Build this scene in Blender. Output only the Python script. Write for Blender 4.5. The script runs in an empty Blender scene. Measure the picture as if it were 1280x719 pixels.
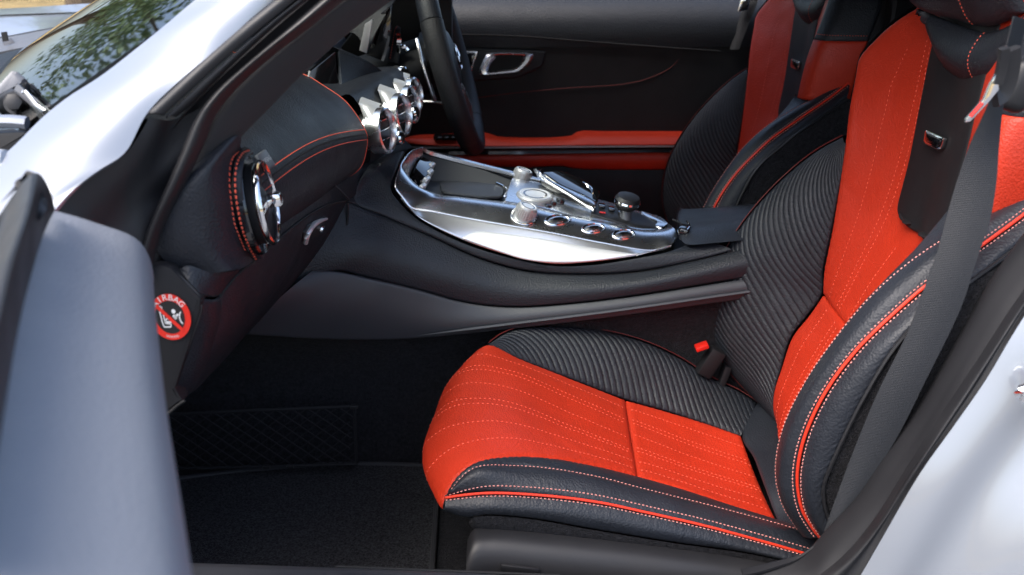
import bpy, bmesh, math, random
import numpy as np
from mathutils import Vector, Matrix

random.seed(7)
scene = bpy.context.scene

# ------------------------------------------------------------------ camera
IMG_W, IMG_H, FOC = 1280.0, 719.0, 1175.0
PITCH = math.atan2(440.0, FOC)
CAM = np.array((0.0, -1.53, 1.04))
cam_data = bpy.data.cameras.new("camera")
cam = bpy.data.objects.new("camera", cam_data)
scene.collection.objects.link(cam)
cam.location = CAM
cam.rotation_euler = (math.pi / 2 - PITCH, 0, 0)
cam_data.sensor_width = 36.0
cam_data.lens = 36.0 * FOC / IMG_W
cam_data.clip_start = 0.02
cam_data.clip_end = 500.0
cam_data.dof.use_dof = True
cam_data.dof.focus_distance = 1.28
cam_data.dof.aperture_fstop = 6.3
scene.camera = cam

# ------------------------------------------------------------------ sky and sun
SUN_EL, SUN_AZ = math.radians(56), math.radians(230)      # azimuth of the light source, clockwise from +Y
world = bpy.data.worlds.new("World")
scene.world = world
world.use_nodes = True
nt = world.node_tree
bg = nt.nodes["Background"]
sky = nt.nodes.new("ShaderNodeTexSky")
sky.sky_type = 'NISHITA'
sky.sun_disc = False
sky.sun_elevation = SUN_EL
sky.sun_rotation = SUN_AZ
sky.air_density = 1.0
sky.dust_density = 4.0
sky.ozone_density = 1.0
nt.links.new(sky.outputs[0], bg.inputs[0])
bg.inputs[1].default_value = 0.15
sun_data = bpy.data.lights.new("sun", 'SUN')
sun = bpy.data.objects.new("sun", sun_data)
scene.collection.objects.link(sun)
sun_data.energy = 1.2
sun_data.angle = math.radians(40)
sun_data.color = (1.0, 0.985, 0.965)
sd = Vector((math.sin(SUN_AZ) * math.cos(SUN_EL), math.cos(SUN_AZ) * math.cos(SUN_EL), math.sin(SUN_EL)))
sun.rotation_euler = sd.to_track_quat('Z', 'Y').to_euler()
sun.location = (-2, -3, 4)

vs = scene.view_settings
vs.view_transform = 'Standard'
vs.look = 'None'
vs.exposure = 1.52
vs.gamma = 1.0
vs.use_curve_mapping = False
cy = scene.cycles
cy.use_denoising = True
cy.max_bounces = 7
cy.diffuse_bounces = 4
cy.glossy_bounces = 4
cy.transparent_max_bounces = 8
cy.caustics_reflective = False
cy.caustics_refractive = False
cy.sample_clamp_indirect = 6.0

# ------------------------------------------------------------------ photo pixel -> place
def ray(px, py):
    u = (px - IMG_W / 2) / FOC
    w = (py - IMG_H / 2) / FOC
    return np.array((u, math.cos(PITCH) - w * math.sin(PITCH), -math.sin(PITCH) - w * math.cos(PITCH)))

def atY(px, py, y):
    d = ray(px, py)
    return CAM + d * ((y - CAM[1]) / d[1])

def atZ(px, py, z):
    d = ray(px, py)
    return CAM + d * ((z - CAM[2]) / d[2])

def atX(px, py, x):
    d = ray(px, py)
    return CAM + d * ((x - CAM[0]) / d[0])

def P(*pts):
    """list of (px, py, Y) -> points in the car."""
    return np.array([atY(*p) for p in pts])

def PY(y, *pts):
    return np.array([atY(p[0], p[1], y) for p in pts])

def ramp(y0, y1, *pts):
    n = len(pts)
    return np.array([atY(p[0], p[1], y0 + (y1 - y0) * i / (n - 1)) for i, p in enumerate(pts)])

# ------------------------------------------------------------------ curves and surfaces
def nrm(v):
    return v / (np.linalg.norm(v, axis=-1, keepdims=True) + 1e-12)

def hermite(T, Q, tq):
    """smooth curve through Q (n, ...) at parameters T, evaluated at tq."""
    n = len(T)
    Q = np.asarray(Q, float)
    if n == 2:
        k = ((tq - T[0]) / (T[1] - T[0])).reshape((-1,) + (1,) * (Q.ndim - 1))
        return Q[0] * (1 - k) + Q[1] * k
    D = np.zeros_like(Q)
    sh = (1,) * (Q.ndim - 1)
    dt = np.diff(T)
    sl = np.diff(Q, axis=0) / dt.reshape((-1,) + sh)
    for i in range(1, n - 1):
        D[i] = (sl[i - 1] * dt[i] + sl[i] * dt[i - 1]) / (dt[i] + dt[i - 1])
    D[0] = 1.5 * sl[0] - 0.5 * D[1]
    D[-1] = 1.5 * sl[-1] - 0.5 * D[-2]
    i = np.clip(np.searchsorted(T, tq, side='right') - 1, 0, n - 2)
    h = dt[i]
    s = (tq - T[i]) / h
    s_ = s.reshape((-1,) + sh); h_ = h.reshape((-1,) + sh)
    return ((2 * s_**3 - 3 * s_**2 + 1) * Q[i] + (s_**3 - 2 * s_**2 + s_) * h_ * D[i]
            + (-2 * s_**3 + 3 * s_**2) * Q[i + 1] + (s_**3 - s_**2) * h_ * D[i + 1])

def rs(pts, u):
    """resample a smooth curve through pts at arc fractions u (array or count)."""
    if np.isscalar(u):
        u = np.linspace(0, 1, int(u))
    pts = np.asarray(pts, float)
    if len(pts) == 2:
        return pts[0] + (pts[1] - pts[0]) * u[:, None]
    T = np.concatenate([[0], np.cumsum(np.sqrt(np.linalg.norm(np.diff(pts, axis=0), axis=1)) + 1e-6)])
    fine = hermite(T, pts, np.linspace(0, T[-1], 40 * len(pts)))
    L = np.concatenate([[0], np.cumsum(np.linalg.norm(np.diff(fine, axis=0), axis=1))])
    q = u * L[-1]
    return np.stack([np.interp(q, L, fine[:, k]) for k in range(3)], 1)

def clus(n, a=0.75):
    t = np.linspace(0, 1, n)
    return t - a * np.sin(2 * np.pi * t) / (2 * np.pi)

class Patch:
    pass

def facing(G, N, face):
    if face is None:
        d = CAM - G
    elif isinstance(face, str):
        d = np.array({'+x': (1, 0, 0), '-x': (-1, 0, 0), '+y': (0, 1, 0), '-y': (0, -1, 0), '+z': (0, 0, 1), '-z': (0, 0, -1)}[face], float)
    else:
        d = np.asarray(face, float)
    return -1.0 if (N * d).sum(-1).mean() < 0 else 1.0

def grid_normals(G):
    du = np.gradient(G, axis=1)
    dv = np.gradient(G, axis=0)
    return nrm(np.cross(du, dv))

def surf(curves, nu=60, nv=24, cu=0.75, cv=0.75, depth=0.0, roll=0.01, puff=0.0, ribs=None, face=None,
         edges="lrtb", knots=None, pucker=0.0):
    """smooth sheet through a family of curves; seams rolled in at its edges, optional ribs (K, M, height)."""
    u = clus(nu, cu); v = clus(nv, cv)
    C = np.array([rs(c, u) for c in curves])
    if knots is None:
        ch = np.linalg.norm(np.diff(C, axis=0), axis=2).mean(1) + 1e-6
        T = np.concatenate([[0], np.cumsum(ch)]); T = T / T[-1]
    else:
        T = np.asarray(knots, float)
    G = hermite(T, C, v)
    N = grid_normals(G)
    N = N * facing(G, N, face)
    lu = np.concatenate([np.zeros((nv, 1)), np.cumsum(np.linalg.norm(np.diff(G, axis=1), axis=2), axis=1)], 1)
    lv = np.concatenate([np.zeros((1, nu)), np.cumsum(np.linalg.norm(np.diff(G, axis=0), axis=2), axis=0)], 0)
    big = np.full((nv, nu), 9.0)
    d = big.copy()
    if 'l' in edges: d = np.minimum(d, lu)
    if 'r' in edges: d = np.minimum(d, lu[:, -1:] - lu)
    if 't' in edges: d = np.minimum(d, lv)
    if 'b' in edges: d = np.minimum(d, lv[-1:] - lv)
    k = np.clip(d / roll, 0, 1)
    h = depth * (np.sqrt(np.clip(1 - (1 - k)**2, 0, 1)) - 1)
    U, V = np.meshgrid(u, v)
    if puff:
        h = h + puff * np.sqrt(np.clip(4 * U * (1 - U), 0, 1)) * np.sqrt(np.clip(4 * V * (1 - V), 0, 1))
    if ribs:
        K, M, rh = ribs
        f = (U * K + V * M)
        f = f - np.floor(f)
        h = h - rh * np.abs(2 * f - 1)**4 * np.clip(d / 0.004, 0, 1)
    if pucker:
        # leather gathered at its seams: short wrinkles running away from the edge
        e = np.exp(-d / 0.014)
        w = np.sin(lu * 560 + 1.7 * np.sin(lu * 47) + 2.1 * np.sin(lv * 31)) + .6 * np.sin(lu * 930 + 2 * np.sin(lu * 83) + lv * 55)
        w2 = np.sin(lv * 520 + 1.9 * np.sin(lv * 53) + 2.0 * np.sin(lu * 29))
        du_, dv_ = np.minimum(lu, lu[:, -1:] - lu), np.minimum(lv, lv[-1:] - lv)
        h = h + pucker * e * np.where(dv_ < du_, w, w2) + pucker * 1.3 * np.sin(lu * 61 + 2.3 * np.sin(lv * 44)) * np.sin(lv * 57 + 1.8 * np.sin(lu * 37)) * np.clip(d / .02, 0, 1)
    G = G + N * h[..., None]
    p = Patch()
    p.G, p.u, p.v = G, u, v
    p.N = grid_normals(G)
    p.N = p.N * facing(G, p.N, face)
    return p

def on(p, st, lift=0.0):
    """points on a patch at (s, t) fractions -> (positions, normals)."""
    st = np.asarray(st, float)
    nv, nu = p.G.shape[:2]
    fi = np.clip(np.interp(st[:, 0], p.u, np.arange(nu)), 0, nu - 1.001)
    fj = np.clip(np.interp(st[:, 1], p.v, np.arange(nv)), 0, nv - 1.001)
    i = fi.astype(int); j = fj.astype(int)
    a = (fi - i)[:, None]; b = (fj - j)[:, None]
    def bl(A):
        return (A[j, i] * (1 - a) * (1 - b) + A[j, i + 1] * a * (1 - b) + A[j + 1, i] * (1 - a) * b + A[j + 1, i + 1] * a * b)
    N = nrm(bl(p.N))
    return bl(p.G) + N * lift, N

def project(X):
    d = np.asarray(X) - CAM
    f = np.array((0, math.cos(PITCH), -math.sin(PITCH))); up = np.array((0, math.sin(PITCH), math.cos(PITCH)))
    z = d @ f
    return np.stack([IMG_W / 2 + FOC * d[..., 0] / z, IMG_H / 2 - FOC * (d @ up) / z], -1)
def pixel_st(p, pix):
    """patch parameters whose picture lies nearest to the pixels."""
    R = project(p.G).reshape(-1, 2); out = []
    nu = p.G.shape[1]
    vis = ((CAM - p.G) * p.N).sum(-1).reshape(-1) > 0
    for q in pix:
        dd = ((R - np.asarray(q))**2).sum(1) + np.where(vis, 0, 1e5)
        k = int(dd.argmin())
        out.append((p.u[k % nu], p.v[k // nu]))
    return np.array(out)
def polyfit_st(st, along='v', deg=2, n=40):
    t = st[:, 1] if along == 'v' else st[:, 0]
    o_ = st[:, 0] if along == 'v' else st[:, 1]
    c = np.polyfit(t, o_, min(deg, len(t) - 1))
    q = np.linspace(t.min(), t.max(), n)
    e = np.polyval(c, q)
    return np.stack([e, q], 1) if along == 'v' else np.stack([q, e], 1)

# ------------------------------------------------------------------ mesh pieces: (verts, faces)
def g_grid(G, closed_u=False, closed_v=False):
    nv, nu = G.shape[:2]
    idx = np.arange(nv * nu).reshape(nv, nu)
    if closed_u: idx = np.concatenate([idx, idx[:, :1]], 1)
    if closed_v: idx = np.concatenate([idx, idx[:1]], 0)
    F = np.stack([idx[:-1, :-1], idx[:-1, 1:], idx[1:, 1:], idx[1:, :-1]], -1).reshape(-1, 4)
    return G.reshape(-1, 3), [tuple(f) for f in F.tolist()]

def g_patch(p, thick=0.0):
    if not thick:
        return g_grid(p.G)
    nv, nu = p.G.shape[:2]
    A = p.G; B = p.G - p.N * thick
    V = np.concatenate([A.reshape(-1, 3), B.reshape(-1, 3)])
    _, F = g_grid(A)
    n = nv * nu
    F2 = [tuple(n + k for k in reversed(f)) for f in F]
    idx = np.arange(n).reshape(nv, nu)
    loop = list(idx[0, :]) + list(idx[1:, -1]) + list(idx[-1, -2::-1]) + list(idx[-2:0:-1, 0])
    R = [(int(loop[i]), int(loop[i - 1]), int(loop[i - 1] + n), int(loop[i] + n)) for i in range(len(loop))]
    return V, F + F2 + R

def frames(path, up=None):
    path = np.asarray(path, float)
    T = nrm(np.gradient(path, axis=0))
    if up is None:
        up = np.array((0, 0, 1.0)) if abs(T[:, 2]).mean() < 0.9 else np.array((0, 1.0, 0))
        up = np.tile(up, (len(path), 1))
    up = np.asarray(up, float)
    if up.ndim == 1: up = np.tile(up, (len(path), 1))
    B = nrm(np.cross(T, up))
    U = nrm(np.cross(B, T))
    return T, B, U

def g_tube(path, r, n=8, closed=False, up=None, flat=1.0, caps=True):
    path = np.asarray(path, float)
    if closed:
        ext = np.concatenate([path[-1:], path, path[:1]])
        T, B, U = frames(ext, up); B, U = B[1:-1], U[1:-1]
    else:
        T, B, U = frames(path, up)
    r = np.broadcast_to(np.asarray(r, float), (len(path),))
    a = np.linspace(0, 2 * np.pi, n, endpoint=False)
    G = path[:, None] + (np.cos(a)[None, :, None] * B[:, None] + flat * np.sin(a)[None, :, None] * U[:, None]) * r[:, None, None]
    V, F = g_grid(G, closed_u=True, closed_v=closed)
    if not closed and caps:
        m = len(path)
        F = F + [tuple(range(n))[::-1], tuple(range((m - 1) * n, m * n))]
    return V, F

def g_sweep(path, prof, up=None, closed_prof=True, caps=True):
    """prof: (side, up) offsets swept along path."""
    path = np.asarray(path, float)
    T, B, U = frames(path, up)
    prof = np.asarray(prof, float)
    G = path[:, None] + prof[None, :, 0, None] * B[:, None] + prof[None, :, 1, None] * U[:, None]
    V, F = g_grid(G, closed_u=closed_prof)
    if caps and closed_prof:
        n, m = len(prof), len(path)
        F = F + [tuple(range(n))[::-1], tuple(range((m - 1) * n, m * n))]
    return V, F

def basis(axis, up=(0, 0, 1)):
    a = nrm(np.asarray(axis, float))
    up = np.asarray(up, float)
    if abs(a @ nrm(up)) > 0.98: up = np.array((0, 1.0, 0))
    x = nrm(np.cross(up, a)); y = np.cross(a, x)
    return x, y, a

def g_lathe(prof, org, axis, n=32, sx=1.0, sy=1.0, up=(0, 0, 1), close=False):
    """prof: (radius, height along axis)."""
    x, y, a = basis(axis, up)
    t = np.linspace(0, 2 * np.pi, n, endpoint=False)
    c, s = np.cos(t) * sx, np.sin(t) * sy
    G = np.array([np.asarray(org) + r * (c[:, None] * x + s[:, None] * y) + h * a for r, h in prof])
    V, F = g_grid(G, closed_u=True, closed_v=close)
    if not close:
        m = len(prof)
        if prof[0][0] > 1e-6: F = F + [tuple(range(n))[::-1]]
        if prof[-1][0] > 1e-6: F = F + [tuple(range((m - 1) * n, m * n))]
    return V, F

def g_box(c, size, R=None, bev=0.002, seg=2, taper=None):
    bm = bmesh.new()
    bmesh.ops.create_cube(bm, size=1.0)
    for v in bm.verts:
        v.co = Vector((v.co.x * size[0], v.co.y * size[1], v.co.z * size[2]))
        if taper and v.co.z > 0:
            v.co.x *= taper[0]; v.co.y *= taper[1]
    if bev:
        bmesh.ops.bevel(bm, geom=bm.edges[:], offset=bev, segments=seg, profile=0.5, affect='EDGES')
    bm.verts.index_update()
    V = np.array([v.co[:] for v in bm.verts]); F = [tuple(v.index for v in f.verts) for f in bm.faces]
    bm.free()
    if R is not None: V = V @ np.asarray(R).T
    return V + np.asarray(c), F

def rotm(ax=0, ay=0, az=0):
    return np.array(Matrix.Rotation(math.radians(az), 3, 'Z') @ Matrix.Rotation(math.radians(ay), 3, 'Y') @ Matrix.Rotation(math.radians(ax), 3, 'X'))

def g_plate(outline, nrm_dir, thick, bev=0.0015, seg=2, hole=None):
    """prism on a planar-ish outline, extruded back along -nrm_dir, edges rounded."""
    bm = bmesh.new()
    n = np.asarray(nrm_dir, float)
    vs_ = [bm.verts.new(Vector(p)) for p in outline]
    f = bm.faces.new(vs_)
    bm.normal_update()
    if Vector(n).dot(f.normal) < 0:
        f.normal_flip()
    r = bmesh.ops.extrude_face_region(bm, geom=[f])
    new = [g for g in r['geom'] if isinstance(g, bmesh.types.BMVert)]
    for v in new: v.co -= Vector(n * thick)
    bmesh.ops.recalc_face_normals(bm, faces=bm.faces[:])
    if bev:
        es = [e for e in bm.edges if len(e.link_faces) == 2 and e.calc_face_angle(0) > 0.7]
        bmesh.ops.bevel(bm, geom=es, offset=bev, segments=seg, profile=0.5, affect='EDGES')
    bm.verts.index_update()
    V = np.array([v.co[:] for v in bm.verts]); F = [tuple(v.index for v in f.verts) for f in bm.faces]
    bm.free()
    return V, F

def smooth_outline(pts, n=48):
    pts = np.asarray(pts, float)
    return rs(np.concatenate([pts, pts[:1]]), n + 1)[:-1]

def round_outline(pts, r=0.25, k=5):
    """closed polygon with corners rounded by fraction r."""
    pts = np.asarray(pts, float); out = []
    n = len(pts)
    for i in range(n):
        a, b, c = pts[i - 1], pts[i], pts[(i + 1) % n]
        rr = r if np.isscalar(r) else r[i]
        p = b + (a - b) * rr; q = b + (c - b) * rr
        for t in np.linspace(0, 1, k):
            out.append((1 - t)**2 * p + 2 * t * (1 - t) * b + t**2 * q)
    return np.array(out)

def g_stitch(path, N, length=0.0030, gap=0.0018, r=0.00062, lift=0.0004):
    path = np.asarray(path); N = np.asarray(N)
    L = np.concatenate([[0], np.cumsum(np.linalg.norm(np.diff(path, axis=0), axis=1))])
    pos = np.arange(0, L[-1] - length, length + gap)
    def ev(q, A): return np.stack([np.interp(q, L, A[:, k]) for k in range(3)], 1)
    A, B = ev(pos, path), ev(pos + length, path)
    M = nrm(ev(pos + length / 2, N))
    T = nrm(B - A); S_ = nrm(np.cross(T, M))
    V = []; F = []
    for k in range(len(pos)):
        o = len(V)
        a, b, m, s = A[k] + M[k] * lift, B[k] + M[k] * lift, M[k] * r, S_[k] * r
        t = T[k] * (length * 0.2)
        V += [a - m * 0.8, a + t + s, a + t + m, a + t - s, a + t - m, b - t + s, b - t + m, b - t - s, b - t - m, b - m * 0.8]
        F += [(o, o+2, o+1), (o, o+3, o+2), (o, o+4, o+3), (o, o+1, o+4), (o+1, o+2, o+6, o+5), (o+2, o+3, o+7, o+6),
              (o+3, o+4, o+8, o+7), (o+4, o+1, o+5, o+8), (o+9, o+5, o+6), (o+9, o+6, o+7), (o+9, o+7, o+8), (o+9, o+8, o+5)]
    return np.array(V).reshape(-1, 3), F

def stitch_on(p, st, n=120, **kw):
    st = np.asarray(st, float)
    T = np.linspace(0, 1, len(st))
    q = np.linspace(0, 1, n)
    stf = hermite(T, st, q) if len(st) > 2 else st[0] + (st[1] - st[0]) * q[:, None]
    pos, N = on(p, stf)
    return g_stitch(pos, N, **kw)

# ------------------------------------------------------------------ objects
COL = scene.collection

def mesh_of(name, pieces, mat, smooth=True, angle=None):
    if isinstance(pieces, tuple): pieces = [pieces]
    V = []; F = []; o = 0
    for v, f in pieces:
        v = np.asarray(v)
        V.append(v); F += [tuple(i + o for i in q) for q in f]; o += len(v)
    V = np.concatenate(V)
    me = bpy.data.meshes.new(name)
    me.from_pydata(V.tolist(), [], F)
    me.materials.append(M[mat])
    if smooth:
        me.polygons.foreach_set('use_smooth', [True] * len(me.polygons))
        if angle: me.set_sharp_from_angle(angle=math.radians(angle))
    me.update()
    return me

def thing(name, label, cat, base=(0, 0, 0), group=None, kind=None):
    o = bpy.data.objects.new(name, None)
    COL.objects.link(o)
    o.location = base
    o.empty_display_size = 0.1
    o['label'] = label
    if kind: o['kind'] = kind
    else: o['category'] = cat
    if group: o['group'] = group
    return o

def mk(name, pieces, mat, parent=None, smooth=True, angle=35, label=None, kind=None):
    """one mesh object; parent is a thing (Empty), or a part made by mk."""
    o = bpy.data.objects.new(name, mesh_of(name, pieces, mat, smooth, angle))
    COL.objects.link(o)
    if parent is not None:
        o.parent = parent
        if parent.parent is None and parent.type == 'EMPTY':
            o.location = -Vector(parent.location)
    if label: o['label'] = label
    if kind: o['kind'] = kind
    elif name in ('stitching', 'knob_knurl', 'sticker_lettering'): o['kind'] = 'stuff'
    return o

def copy_thing(root, loc, label):
    r = root.copy(); COL.objects.link(r)
    r.location = loc; r['label'] = label
    for ch in list(root.children):
        c = ch.copy(); COL.objects.link(c); c.parent = r
        for g in list(ch.children):
            d = g.copy(); COL.objects.link(d); d.parent = c
    return r

def text_piece(txt, org, xdir, ydir, height, depth=0.0003, align='CENTER'):
    cu = bpy.data.curves.new("lettering", 'FONT')
    cu.body = txt; cu.size = 1.0; cu.extrude = 0.0; cu.align_x = align; cu.align_y = 'CENTER'
    ob = bpy.data.objects.new("lettering", cu)
    me = ob.to_mesh()
    V = np.array([v.co[:] for v in me.vertices]); F = [tuple(p.vertices) for p in me.polygons]
    ob.to_mesh_clear()
    bpy.data.objects.remove(ob); bpy.data.curves.remove(cu)
    x = nrm(np.asarray(xdir, float)); y = nrm(np.asarray(ydir, float)); z = np.cross(x, y)
    return np.asarray(org) + V[:, :1] * x * height + V[:, 1:2] * y * height + z * depth, F

# ------------------------------------------------------------------ materials
M = {}

def mat(name, col, rough=0.5, metal=0.0, spec=0.5, coat=0.0, coat_rough=0.05, bump=None, var=0.0, var_scale=8.0, sheen=0.0,
        rvar=0.0, aniso=0.0, spots=None):
    """bump: list of (kind, scale, strength, distance)."""
    m = bpy.data.materials.new(name); m.use_nodes = True
    n = m.node_tree; L = n.links
    b = n.nodes["Principled BSDF"]
    b.inputs["Base Color"].default_value = (*col, 1)
    b.inputs["Roughness"].default_value = rough
    b.inputs["Metallic"].default_value = metal
    b.inputs["Specular IOR Level"].default_value = spec
    b.inputs["Coat Weight"].default_value = coat
    b.inputs["Coat Roughness"].default_value = coat_rough
    b.inputs["Sheen Weight"].default_value = sheen
    b.inputs["Anisotropic"].default_value = aniso
    tc = n.nodes.new("ShaderNodeTexCoord")
    if var:
        t = n.nodes.new("ShaderNodeTexNoise"); t.inputs["Scale"].default_value = var_scale
        t.inputs["Detail"].default_value = 5; L.new(tc.outputs["Object"], t.inputs["Vector"])
        r = n.nodes.new("ShaderNodeMapRange"); r.inputs[1].default_value = 0.3; r.inputs[2].default_value = 0.7
        r.inputs[3].default_value = 1 - var; r.inputs[4].default_value = 1 + var
        L.new(t.outputs[0], r.inputs[0])
        mx = n.nodes.new("ShaderNodeVectorMath"); mx.operation = 'SCALE'
        mx.inputs[0].default_value = col; L.new(r.outputs[0], mx.inputs[3])
        L.new(mx.outputs[0], b.inputs["Base Color"])
    if rvar:
        t = n.nodes.new("ShaderNodeTexNoise"); t.inputs["Scale"].default_value = 22
        t.inputs["Detail"].default_value = 6; L.new(tc.outputs["Object"], t.inputs["Vector"])
        r = n.nodes.new("ShaderNodeMapRange"); r.inputs[1].default_value = 0.3; r.inputs[2].default_value = 0.7
        r.inputs[3].default_value = rough - rvar; r.inputs[4].default_value = rough + rvar
        L.new(t.outputs[0], r.inputs[0]); L.new(r.outputs[0], b.inputs["Roughness"])
    prev = None
    for kind, scale, strength, dist in (bump or []):
        if kind == 'grain':
            t = n.nodes.new("ShaderNodeTexVoronoi"); t.feature = 'SMOOTH_F1'; t.inputs["Smoothness"].default_value = 0.4; out = t.outputs["Distance"]
        elif kind == 'weave':
            t = n.nodes.new("ShaderNodeTexWave"); t.wave_type = 'BANDS'; t.bands_direction = 'Z'; out = t.outputs["Fac"]
            t.inputs["Distortion"].default_value = 0.6
        elif kind == 'perf':
            t = n.nodes.new("ShaderNodeTexVoronoi"); t.feature = 'F1'; t.inputs["Randomness"].default_value = 0.1; out = t.outputs["Distance"]
        else:
            t = n.nodes.new("ShaderNodeTexNoise"); t.inputs["Detail"].default_value = 6; out = t.outputs[0]
        t.inputs["Scale"].default_value = scale
        L.new(tc.outputs["Object"], t.inputs["Vector"])
        bn = n.nodes.new("ShaderNodeBump"); bn.inputs["Strength"].default_value = strength; bn.inputs["Distance"].default_value = dist
        L.new(out, bn.inputs["Height"])
        if prev is not None: L.new(prev.outputs[0], bn.inputs["Normal"])
        prev = bn
    if prev is not None:
        L.new(prev.outputs[0], b.inputs["Normal"])
    M[name] = m
    return m

GR = [('noise', 35, 0.3, 0.003), ('grain', 400, 0.5, 0.0009)]
mat('black_leather', (0.013, 0.0155, 0.0215), 0.52, spec=0.42, bump=GR, rvar=0.07, var=0.15, var_scale=14)
mat('black_leather_fine', (0.013, 0.0155, 0.021), 0.47, spec=0.38, bump=[('noise', 20, 0.15, 0.002), ('grain', 400, 0.5, 0.0009)], rvar=0.06)
mat('red_leather', (0.50, 0.031, 0.010), 0.5, spec=0.38, bump=[('noise', 14, 0.25, 0.006), ('grain', 420, 0.5, 0.0009)], rvar=0.05, var=0.06, var_scale=10)
mat('red_thread', (0.74, 0.11, 0.06), 0.6)
mat('dark_red', (0.13, 0.012, 0.010), 0.6)
mat('red_piping', (0.70, 0.035, 0.012), 0.5)
mat('pink_thread', (0.74, 0.30, 0.26), 0.6)
mat('black_thread', (0.008, 0.008, 0.009), 0.8)
mat('soft_black', (0.009, 0.009, 0.011), 0.62, spec=0.35, bump=[('noise', 900, 0.25, 0.0004)], rvar=0.06)
mat('grey_plastic', (0.036, 0.038, 0.045), 0.48, bump=[('noise', 1200, 0.3, 0.0003)], rvar=0.05)
mat('dark_plastic', (0.012, 0.012, 0.014), 0.5, bump=[('noise', 900, 0.3, 0.0003)], rvar=0.05)
mat('gloss_black', (0.006, 0.006, 0.007), 0.08, coat=1.0)
mat('screen_glass', (0.004, 0.004, 0.005), 0.12, coat=0.5)
mat('rubber', (0.012, 0.012, 0.014), 0.5, bump=[('noise', 60, 0.15, 0.002), ('noise', 500, 0.15, 0.0005)], rvar=0.1)
mat('pillar_cloth', (0.020, 0.018, 0.019), 0.85, bump=[('noise', 1500, 0.5, 0.0005)], sheen=0.05)
mat('carpet', (0.019, 0.019, 0.022), 1.0, spec=0.15, bump=[('noise', 500, 1.0, 0.004), ('noise', 45, 0.7, 0.006)], var=0.4, var_scale=190, sheen=0.03)
mat('mat_pile', (0.036, 0.036, 0.040), 1.0, spec=0.15, bump=[('noise', 600, 1.0, 0.004)], var=0.85, var_scale=330, sheen=0.04)
mat('cord', (0.009, 0.009, 0.011), 0.8)
mat('binding', (0.03, 0.03, 0.034), 0.7)
mat('belt_web', (0.0105, 0.012, 0.0155), 0.55, spec=0.4, bump=[('weave', 190, 0.5, 0.0006), ('noise', 1500, 0.3, 0.0004)])
mat('chrome', (0.86, 0.87, 0.88), 0.06, metal=1.0)
mat('satin_metal', (0.74, 0.75, 0.77), 0.27, metal=1.0, rvar=0.03)
mat('brushed_metal', (0.72, 0.72, 0.73), 0.32, metal=0.9)
mat('pale_metal', (0.80, 0.80, 0.81), 0.38, metal=0.55)
mat('paint', (0.235, 0.258, 0.295), 0.30, metal=0.35, coat=1.0, coat_rough=0.04)
mat('grey_metal', (0.13, 0.135, 0.15), 0.42, metal=0.35, rvar=0.08)
mat('door_trim', (0.185, 0.198, 0.225), 0.55, bump=[('noise', 20, 0.1, 0.003), ('grain', 380, 0.4, 0.0009)], rvar=0.05)
mat('sticker_red', (0.75, 0.025, 0.012), 0.4)
mat('sticker_black', (0.01, 0.01, 0.011), 0.4)
mat('sticker_white', (0.82, 0.82, 0.82), 0.4)
mat('label_white', (0.55, 0.55, 0.55), 0.5)
mat('buckle_red', (0.65, 0.02, 0.012), 0.3)
mat('grey_knob', (0.46, 0.46, 0.47), 0.36, metal=0.6)
mat('tub_lining', (0.030, 0.032, 0.038), 0.55, bump=[('noise', 1200, 0.3, 0.0003)])
mat('dry_grass', (0.34, 0.25, 0.12), 0.95, spec=0.1, var=0.45, var_scale=3.0, bump=[('noise', 12, 0.8, 0.05)])
mat('bounce_grey', (0.15, 0.15, 0.155), 0.85, var=0.2, var_scale=2.0, bump=[('noise', 120, 0.4, 0.004)])  # neutral grey chosen so ground bounce does not brown the blacks
mat('leaf', (0.11, 0.19, 0.07), 0.6, var=0.5, var_scale=1.5)
mat('bark', (0.10, 0.075, 0.055), 0.9, bump=[('noise', 20, 0.8, 0.02)])

def glass_mat():
    m = bpy.data.materials.new('windscreen_glass'); m.use_nodes = True
    n = m.node_tree; L = n.links
    n.nodes.remove(n.nodes["Principled BSDF"])
    out = n.nodes["Material Output"]
    tr = n.nodes.new("ShaderNodeBsdfTransparent"); tr.inputs[0].default_value = (0.80, 0.88, 0.84, 1)
    gl = n.nodes.new("ShaderNodeBsdfGlossy"); gl.inputs["Roughness"].default_value = 0.02
    fr = n.nodes.new("ShaderNodeFresnel"); fr.inputs[0].default_value = 2.1
    mx = n.nodes.new("ShaderNodeMixShader")
    L.new(fr.outputs[0], mx.inputs[0]); L.new(tr.outputs[0], mx.inputs[1]); L.new(gl.outputs[0], mx.inputs[2])
    L.new(mx.outputs[0], out.inputs[0])
    M['glass'] = m
glass_mat()

# =================================================================== passenger seat
def A(*p):
    return np.array(p, float)

SEAT_BASE = (0.15, -0.37, 0.19)
seat = thing('passenger_seat', 'red and black leather bucket seat nearest the camera, behind the open doorway', 'car seat', SEAT_BASE, 'bucket seats')

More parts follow.
